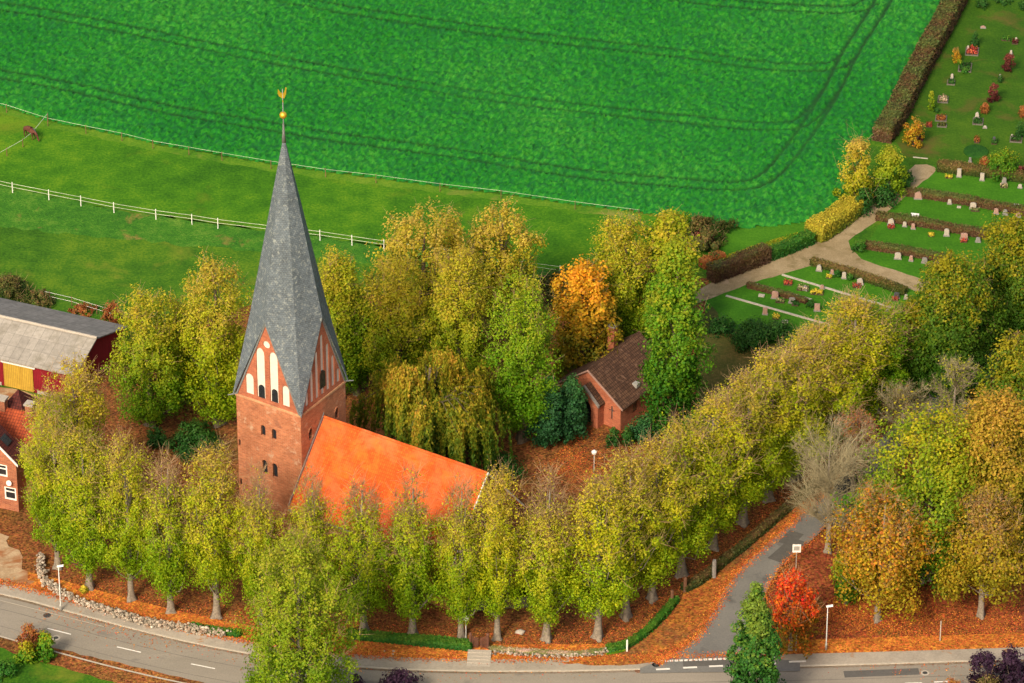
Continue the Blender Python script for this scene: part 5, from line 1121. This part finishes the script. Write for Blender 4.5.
rows = [
 ('second', [(918, 199, 8, 8, 'pink_stone', 1, 'wide pinkish gravestone at the left end of the second hedge row'), (949.5, 204, 4, 5, 'pale_stone', 0, 'small pale gravestone second from left in the second hedge row'), (973, 209, 7, 7, 'pale_stone', 0, 'wide pale gravestone in the middle of the second hedge row'), (996, 214, 5, 6, 'pink_stone', 0, 'pinkish gravestone right of centre in the second hedge row'), (1005, 215, 5, 6, 'granite', 0, 'grey gravestone beside a pinkish one in the second hedge row'), (1018, 217, 5, 5, 'pink_stone', 1, 'last visible pinkish gravestone of the second hedge row')]),
 ('first', [(959, 177, 4.5, 9, 'pale_stone', 2, 'tall narrow pale gravestone behind yellow flowers in the top hedge row'), (982, 180.5, 4.5, 8, 'pale_stone', 2, 'second tall narrow pale gravestone of the top hedge row'), (1004, 184, 5, 7, 'granite', 0, 'bluish-grey gravestone of the top hedge row'), (1020, 188, 4, 4, 'pale_stone', 0, 'small pale gravestone at the right edge of the top hedge row'), (957, 165, 3.5, 3, 'white_paint', 2, 'tiny white gravestone above the top hedge')]),
 ('third', [(891, 225, 7, 7, 'pale_stone', 1, 'broad pale gravestone at the left end of the third hedge row'), (904.6, 226.5, 4, 5, 'pale_stone', 0, 'small pale gravestone second from left in the third hedge row'), (913, 229, 4, 6, 'pink_stone', 0, 'gravestone with red flowers below the white slab in the third hedge row'), (946.5, 236, 5.5, 8, 'pale_stone', 0, 'upright pale gravestone right of the yellow flowers in the third hedge row'), (964, 239.5, 8, 7, 'pink_stone', 0, 'wide reddish gravestone in the third hedge row'), (978, 242, 5, 5, 'granite', 0, 'grey gravestone nearest the oak in the third hedge row')]),
 ('fourth', [(897.7, 259, 7, 7, 'pale_stone', 0, 'wide pale gravestone leftmost in the fourth hedge row'), (911, 261, 4, 6, 'pink_stone', 0, 'narrow pinkish gravestone in the fourth hedge row'), (924.5, 263, 6, 6, 'granite', 0, 'grey gravestone third in the fourth hedge row'), (938.7, 266, 5, 6, 'pink_stone', 0, 'brownish gravestone nearest the oak in the fourth hedge row')]),
 ('branch', [(819, 271, 5.5, 7, 'pale_stone', 1, 'white irregular gravestone at the left start of the branching path hedge'), (844, 278.5, 4.5, 7, 'pale_stone', 0, 'white gravestone between two round bushes by the branching path'), (832, 274, 3.5, 5, 'pink_stone', 0, 'small pink gravestone left of the round bushes by the branching path'), (860, 284.5, 7, 7, 'pale_stone', 1, 'pale gravestone surrounded by orange flowers by the branching path'), (896.5, 298, 6, 6, 'dark_stone', 0, 'dark gravestone with red flowers at the right end of the branching path hedge'), (906, 299, 3.5, 5, 'pale_stone', 0, 'small pale gravestone beside the dark one near the oak')]),
 ('low', [(775, 298.5, 7.5, 8, 'pink_stone', 0, 'reddish wide gravestone in front of the low brown hedge'), (792, 303, 7, 6, 'granite', 0, 'grey gravestone in front of the low brown hedge'), (765, 314.5, 5, 7.5, 'pink_stone', 2, 'lone upright gravestone beside the lowest white kerb line'), (817, 311, 6, 8, 'pink_stone', 2, 'reddish pillar gravestone right of the dark round bush'), (889, 311, 6, 4, 'pale_stone', 0, 'low pale gravestone by the lower right end of the white kerb line'), (805, 290.5, 4, 5, 'granite', 0, 'small grey gravestone among the mixed plants between the kerb lines'), (822, 289, 4, 4.5, 'pink_stone', 0, 'small pink gravestone right of the mixed plants between the kerb lines')]),
 ('upper', [(952, 79, 3.5, 7, 'pale_stone', 0, 'white gravestone with a dark bush at its foot in the upper cemetery'), (968, 50, 2.5, 6, 'pale_stone', 0, 'pale gravestone at the head of the red-flowered bed in the upper cemetery'), (977, 118, 5, 8, 'pale_stone', 1, 'white gravestone pair on the dark bed in the upper cemetery'), (985, 128, 4, 3, 'pale_stone', 0, 'tiny pale gravestone right below the white pair'), (1011, 54, 3, 5, 'pale_stone', 0, 'pale gravestone above the upper red bush'), (994, 142, 4, 7, 'dark_stone', 0, 'dark gravestone above the flat oval green plot'), (1000, 78, 2.5, 5, 'granite', 0, 'grey gravestone above the lower red bush'), (1016, 42, 3, 6, 'pale_stone', 0, 'pale gravestone in the red patch near the top right corner'), (983, 28, 6, 3, 'pink_stone', 1, 'low reddish gravestone near the top of the cemetery'), (1012, 138, 3, 5, 'pale_stone', 0, 'pale gravestone beside dark shrubs at the right edge'), (970, 162, 3, 6, 'granite', 2, 'thin grey gravestone in front of the yellow bush')])]
for _, rw in rows:
    for x_, y_, w_, h_, mk, kd, lb in rw:
        f_ = .72 if _ == 'upper' else .9; gravestone(lb, (x_, y_), w_*f_, h_*f_, mk, kd)
for i, a in enumerate([
 ('yellow flower bed below the tall pale gravestone', (949, 178), 10, 3, 'flower_yellow', False), ('yellow flowers in the third hedge row', (931, 236), 8, 3, 'flower_yellow', False),
 ('red and white flowers at the left end of the third hedge row', (891, 228), 9, 4, 'flower_red', False), ('mixed flowers below the middle of the second hedge row', (975, 211), 12, 3, 'flower_mixed', False),
 ('orange flowers round the pale gravestone by the branching path', (857, 287), 12, 4, 'flower_red', False), ('yellow flowers left of the round bushes by the branching path', (829, 278), 8, 3, 'flower_yellow', False),
 ('red flower bed leftmost between the kerb lines', (788, 284), 12, 5, 'flower_red', False), ('mixed planting in the middle between the kerb lines', (803, 289), 16, 6, 'flower_mixed', False), ('long yellow flower bed between the kerb lines', (817, 293.5), 17, 5, 'flower_yellow', False),
 ('mixed flowers at the foot of the reddish wide gravestone', (780, 302), 12, 4, 'flower_mixed', False), ('dark planting at the foot of the grey gravestone by the low hedge', (795, 305), 10, 4, 'yew_leaf', False),
 ('yellow and red flowers right of the lone gravestone', (776, 318), 10, 5, 'flower_yellow', False), ('red flowers by the dark gravestone near the oak', (895, 300), 9, 4, 'flower_red', False), ('red flowers by the wide reddish gravestone in the third row', (964, 242), 9, 3, 'flower_red', False),
 ('large kerbed bed of red flowers in the upper cemetery', (972, 52), 15, 10, 'flower_red', True), ('large kerbed bed with a low green shrub in the upper cemetery', (965, 68), 15, 11, 'yew_leaf', True),
 ('dark planted bed below the white upper gravestone', (951, 83), 9, 6, 'yew_leaf', True), ('planted bed with yellow flecks in the upper cemetery', (943, 100), 12, 8, 'flower_mixed', True), ('orange-planted bed left of the worn track', (941, 119), 13, 7, 'rusty_shrub_leaf', True),
 ('grey kerbed bed below the orange-planted bed', (942, 126), 11, 4, 'scrub_leaf', True), ('red and white flowers right of the orange shrub', (929, 126), 8, 5, 'flower_red', False), ('dark bed of the white gravestone pair', (978, 122), 12, 8, 'yew_leaf', True),
 ('small red planted grave above the oval plot', (977, 141), 8, 7, 'rusty_shrub_leaf', False), ('dark planted grave at the foot of the dark gravestone', (994, 143), 8, 5, 'yew_leaf', False), ('red patch of planting near the top right corner', (1015, 43), 9, 5, 'maroon_leaf', False),
 ('dark green hedge patch left of the top right red patch', (1006, 40), 12, 4, 'hedge_leaf', False), ('dark planted bed at the right edge under the dark shrub', (1016, 140), 14, 7, 'yew_leaf', True), ('rusty bed below the orange shrub', (920, 140), 9, 5, 'maroon_leaf', False),
 ('white and pink flowers below the top hedge at the right', (1004, 187), 10, 4, 'flower_mixed', False), ('white flower specks along the fourth hedge row', (930, 266), 14, 3, 'flower_mixed', False)]): bed(a[0], a[1], a[2]*.88, a[3]*.88, a[4], 300+i, a[5])
# flat slabs, kerb lines, oval plot
def slab(label, px, wpx, dpx, mk, name='grave_slab', z=.12):
    x, y = G(*px); s = scale_at(x, y); mb = MB(); W_, D_ = wpx/s, dpx/s/.5; mb.box(-W_/2, W_/2, -D_/2, D_/2, 0, z); o = mb.build(name, M[mk], loc=(x, y, 0)); o.rotation_euler = (0, 0, R(-12)); tag(o, label, 'grave')
slab('pale slab grave left of the reddish wide gravestone', (761.5, 296), 6, 2.5, 'pale_stone'); slab('pale slab grave at the lower end of the lowest kerb line', (785, 322), 6, 2.5, 'pale_stone'); slab('large white slab above the third hedge row', (914.5, 221.5), 8, 3, 'white_paint', z=.9); slab('white slab beside the last stones of the second row', (1016, 208.5), 5, 2, 'white_paint', z=.5)
slab('white slab just below the second hedge row, left of centre', (959, 207.5), 4, 1.6, 'pale_stone')
def kerbline(label, a, b, wd=.28):
    p, q_ = np.array(G(*a)), np.array(G(*b)); d = q_-p; L = np.linalg.norm(d); n_ = max(2, int(L/1.0)); mb = MB(); 
    for i in range(n_): mb.box(L*i/n_+.01, L*(i+1)/n_-.01, -wd/2, wd/2, 0, .09)
    o = mb.build('kerb_line', M['kerb'], loc=(p[0], p[1], .008)); o.rotation_euler = (0, 0, math.atan2(d[1], d[0])); tag(o, label, 'kerb')
kerbline('pale stone kerb line crossing the lawn above the mixed graves', (782, 275), (892, 308)); kerbline('pale stone kerb along the top of the low brown hedge', (754, 284), (812, 300), .22); kerbline('lowest pale stone kerb line from the path to the limes', (726, 296), (832, 326))
kerbline('thin pale kerb near the end of the cemetery path', (913, 157.5), (928, 159), .12)
M['plot'] = ground_mat('ground_cover', (.008, .045, .006), (.015, .075, .008), (.03, .11, .012), bump=.6); x, y = G(976, 152); mb = MB(); mb.lathe([(1.0, 0), (1.0, .12), (.9, .18), (.2, .2)], 28); o = mb.build('ground_cover_plot', M['plot'], loc=(x, y, 0)); o.scale = (1.45, 1.6, 1); tag(o, 'flat oval plot of dark green ground cover in the upper cemetery', 'plant')
for a in [
 ('bush', 'large yellow-green bush above the top gravestone hedge', (1003, 174), 40, 32, 'garden_leaf', 201), ('bush', 'rusty bush at the left of the large yellow-green cemetery bush', (985, 170), 16, 16, 'rusty_shrub_leaf', 202), ('bush', 'maroon bush at the right of the large yellow-green cemetery bush', (1021, 176), 12, 12, 'maroon_leaf', 203),
 ('bush', 'orange shrub beside the tall brown hedge', (913, 146), 22, 32, 'rust_leaf', 204), ('bush', 'lower red bush in the upper cemetery', (993, 103), 13, 22, 'maroon_leaf', 205), ('bush', 'upper red bush in the upper cemetery', (1008, 72), 13, 20, 'maroon_leaf', 206), ('bush', 'small rusty bush below the lower red bush', (985, 113), 10, 12, 'rusty_shrub_leaf', 207),
 ('bush', 'dark cone-shaped conifer above the red-flowered bed', (975, 46), 12, 16, 'yew_leaf', 208), ('bush', 'small orange shrub left of the red-flowered bed', (956, 62), 9, 16, 'rust_leaf', 209), ('bush', 'pale slim shrub left of the flecked bed', (931, 110), 7, 20, 'willow_leaf', 210),
 ('bush', 'small dark bush between two beds of the upper cemetery', (937, 112), 6, 5, 'yew_leaf', 211), ('bush', 'dark shrub at the right edge of the upper cemetery', (1021, 137), 12, 18, 'yew_leaf', 212), ('bush', 'rusty shrub at the right edge above the dark shrub', (1023, 117), 10, 14, 'rusty_shrub_leaf', 213),
 ('bush', 'dark bush near the top edge of the upper cemetery', (982, 8), 14, 12, 'yew_leaf', 214), ('bush', 'wide dark bush at the top edge of the upper cemetery', (1002, 2), 22, 10, 'yew_leaf', 215), ('bush', 'dark bush at the top right corner', (1023, 10), 12, 12, 'yew_leaf', 216), ('bush', 'pale green bush at the head of the kerbed shrub bed', (959.5, 65), 6, 7, 'garden_leaf', 217),
 ('bush', 'low green shrub inside the kerbed bed', (965, 73), 9, 7, 'hedge_leaf', 218), ('bush', 'dark pine-like shrub by the grey gravestone', (1000, 82), 6, 8, 'yew_leaf', 219)]:
    shrub(a[0], a[1], a[2], a[3], a[4], a[5], a[6], ls=.2 if a[3] > 14 else .15, prof=prof_cone if 'cone' in a[1] else (prof_egg if a[4] > a[3] else prof_dome))

# ------------------------------------------------------------------ horse
def horse(px):
    x, y = G(*px); t = thing('horse', 'reddish-brown horse grazing beside the tape fence in the upper left pasture', 'horse', (x, y, 0), R(-42))
    V = [(-.62, 0, 1.22), (0, 0, 1.18), (.55, 0, 1.28), (.95, 0, 1.15), (1.28, 0, .75), (1.45, 0, .32), (1.55, 0, .12)]; E = [(i, i+1) for i in range(6)]; Rd = [.30, .34, .28, .17, .13, .11, .07]
    for sx, x0 in ((0, -.62), (2, .55)):
        for sy in (-.17, .17):
            n0 = len(V)
            if sx == 0: V += [(x0-.02, sy, .95), (x0-.16, sy, .52), (x0-.08, sy, .1), (x0-.02, sy, .02)]
            else: V += [(x0+.03, sy, .9), (x0+.05, sy, .5), (x0+.03, sy, .1), (x0+.08, sy, .02)]
            Rd += [.15, .07, .05, .06]; E += [(sx, n0), (n0, n0+1), (n0+1, n0+2), (n0+2, n0+3)]
    n0 = len(V); V += [(-.95, 0, 1.15), (-1.05, 0, .6)]; Rd += [.05, .06]; E += [(0, n0), (n0, n0+1)]
    me = bpy.data.meshes.new('body'); me.from_pydata(V, E, []); o = link('body', me, M['horse'], t); md = o.modifiers.new('s', 'SKIN'); sk_ = me.skin_vertices[0].data
    for i, r_ in enumerate(Rd): sk_[i].radius = (r_, r_)
    sk_[1].use_root = True; o.modifiers.new('d', 'SUBSURF').levels = 2; o.modifiers['d'].render_levels = 2
    bpy.context.view_layer.update(); dg = bpy.context.evaluated_depsgraph_get(); m2 = bpy.data.meshes.new_from_object(o.evaluated_get(dg)); o.modifiers.clear(); o.data = m2; m2.materials.clear(); m2.materials.append(M['horse']); m2.polygons.foreach_set('use_smooth', [True]*len(m2.polygons))
    mb = MB(); mb.tube([(.5, 0, 1.55), (.9, 0, 1.36), (1.22, 0, .95)], [.03, .07, .04], 5); mb.build('mane', M['dark_metal'], t)
horse((30, 138))

# ------------------------------------------------------------------ parked cars
def car(label, px, rz, paint):
    x, y = G(*px); t = thing('parked_car', label, 'car', (x, y, .11), rz)
    side = [(-2.1, .35), (-2.15, .75), (-1.95, .92), (-1.5, 1.0), (-1.05, 1.42), (.35, 1.45), (1.0, .98), (1.95, .85), (2.15, .6), (2.1, .32)]
    mb = MB(); prism(mb, side, (0, 0, 0), (1, 0, 0), (0, -1, 0), -.86, .86); me = mb.mesh('body'); bm = bmesh.new(); bm.from_mesh(me)
    for v in bm.verts:
        if v.co.z > 1.2: v.co.y *= .82
    bmesh.ops.bevel(bm, geom=bm.edges[:], offset=.05, segments=2, affect='EDGES'); bm.to_mesh(me); bm.free(); link('body', me, paint, t, smooth=False)
    mb = MB()
    for sg in (-1, 1): mb.add([(-1.25, sg*.868, 1.02), (.78, sg*.868, 1.02), (.25, sg*.76, 1.38), (-.98, sg*.76, 1.38)], [(0, 1, 2, 3)] if sg < 0 else [(3, 2, 1, 0)])
    mb.build('side_windows', M['glass'], t)
    mb = MB(); mb.add([(.98, -.72, 1.02), (.98, .72, 1.02), (.42, .64, 1.44), (.42, -.64, 1.44)], [(0, 1, 2, 3)]); mb.build('windscreen', M['glass'], t)
    mb = MB(); mb.add([(-1.52, -.72, 1.04), (-1.10, -.64, 1.42), (-1.10, .64, 1.42), (-1.52, .72, 1.04)], [(0, 1, 2, 3)]); mb.build('rear_window', M['glass'], t)
    for sx in (-1.35, 1.35):
        for sy in (-.8, .8):
            mb = MB(); mb.tube([(sx, sy-.11, .32), (sx, sy+.11, .32)], [.32, .32], 16); wo_ = mb.build('wheel', M['rubber'], t); mb = MB(); mb.tube([(sx, sy-.12, .32), (sx, sy+.12, .32)], [.18, .18], 10); mb.build('rim', M['metal'], wo_)
    for sy in (-.6, .6): mb = MB(); mb.box(2.08, 2.17, sy-.16, sy+.16, .6, .74); mb.build('headlight', M['white_paint'], t)
car('dark parked car with pale roof behind the bare grey tree twigs', (851, 488), R(50), M['car_dark']); car('dark parked car behind the trunk of the bare grey tree', (843, 520), R(50), M['car_dark']); 

# ------------------------------------------------------------------ fallen leaves lying on the road edges and the ground
def fallen(name, polys, n, seed, z=(.03, .06), ls=.14, mk='litter_leaf'):
    r = np.random.default_rng(seed); mb = MB(); C = []
    for L, spread, cnt in polys:
        Ln = np.array(L); i = r.integers(0, len(L)-1, cnt); u = r.random(cnt); P = Ln[i]*(1-u)[:, None]+Ln[i+1]*u[:, None]; D = Ln[i+1]-Ln[i]; D /= np.linalg.norm(D, axis=1, keepdims=True)+1e-9
        o_ = r.normal(size=cnt)*spread; C.append(np.stack([P[:, 0]-D[:, 1]*o_, P[:, 1]+D[:, 0]*o_, z[0]+(z[1]-z[0])*r.random(cnt)], 1))
    C = np.concatenate(C); nr = np.array([0, 0, 1.0])+r.normal(size=C.shape)*.25; mb.quads(leafquads(C, nr, ls*(.6+.8*r.random(len(C))), r, .42))
    tag(mb.build(name, M[mk]), 'scattered fallen autumn leaves', 'fallen leaves', kind='stuff')
edge1 = offset_line(ROADC, HW+2.0)
edge1b = offset_line(ROADC, HW+.1)
fallen('fallen_leaves', [(edge1[30:120], .35, 9000), (SIDEL[:70], .35, 6000), (SIDER[8:60], .25, 1500)], 0, 9, (.12, .15))
fallen('fallen_leaves', [(smooth_line([(60, 590), (130, 612), (217, 625), (300, 636), (364, 640), (461, 645), (547, 646), (620, 632), (681, 590), (743, 540), (795, 492)], 6), 2.2, 26000), (smooth_line([(830, 600), (900, 630), (1024, 630)], 6), 3.0, 14000), (smooth_line([(560, 450), (590, 460), (600, 480)], 6), 2.5, 3000)], 0, 10, (.03, .07), .13)
print('objects', len(bpy.data.objects))
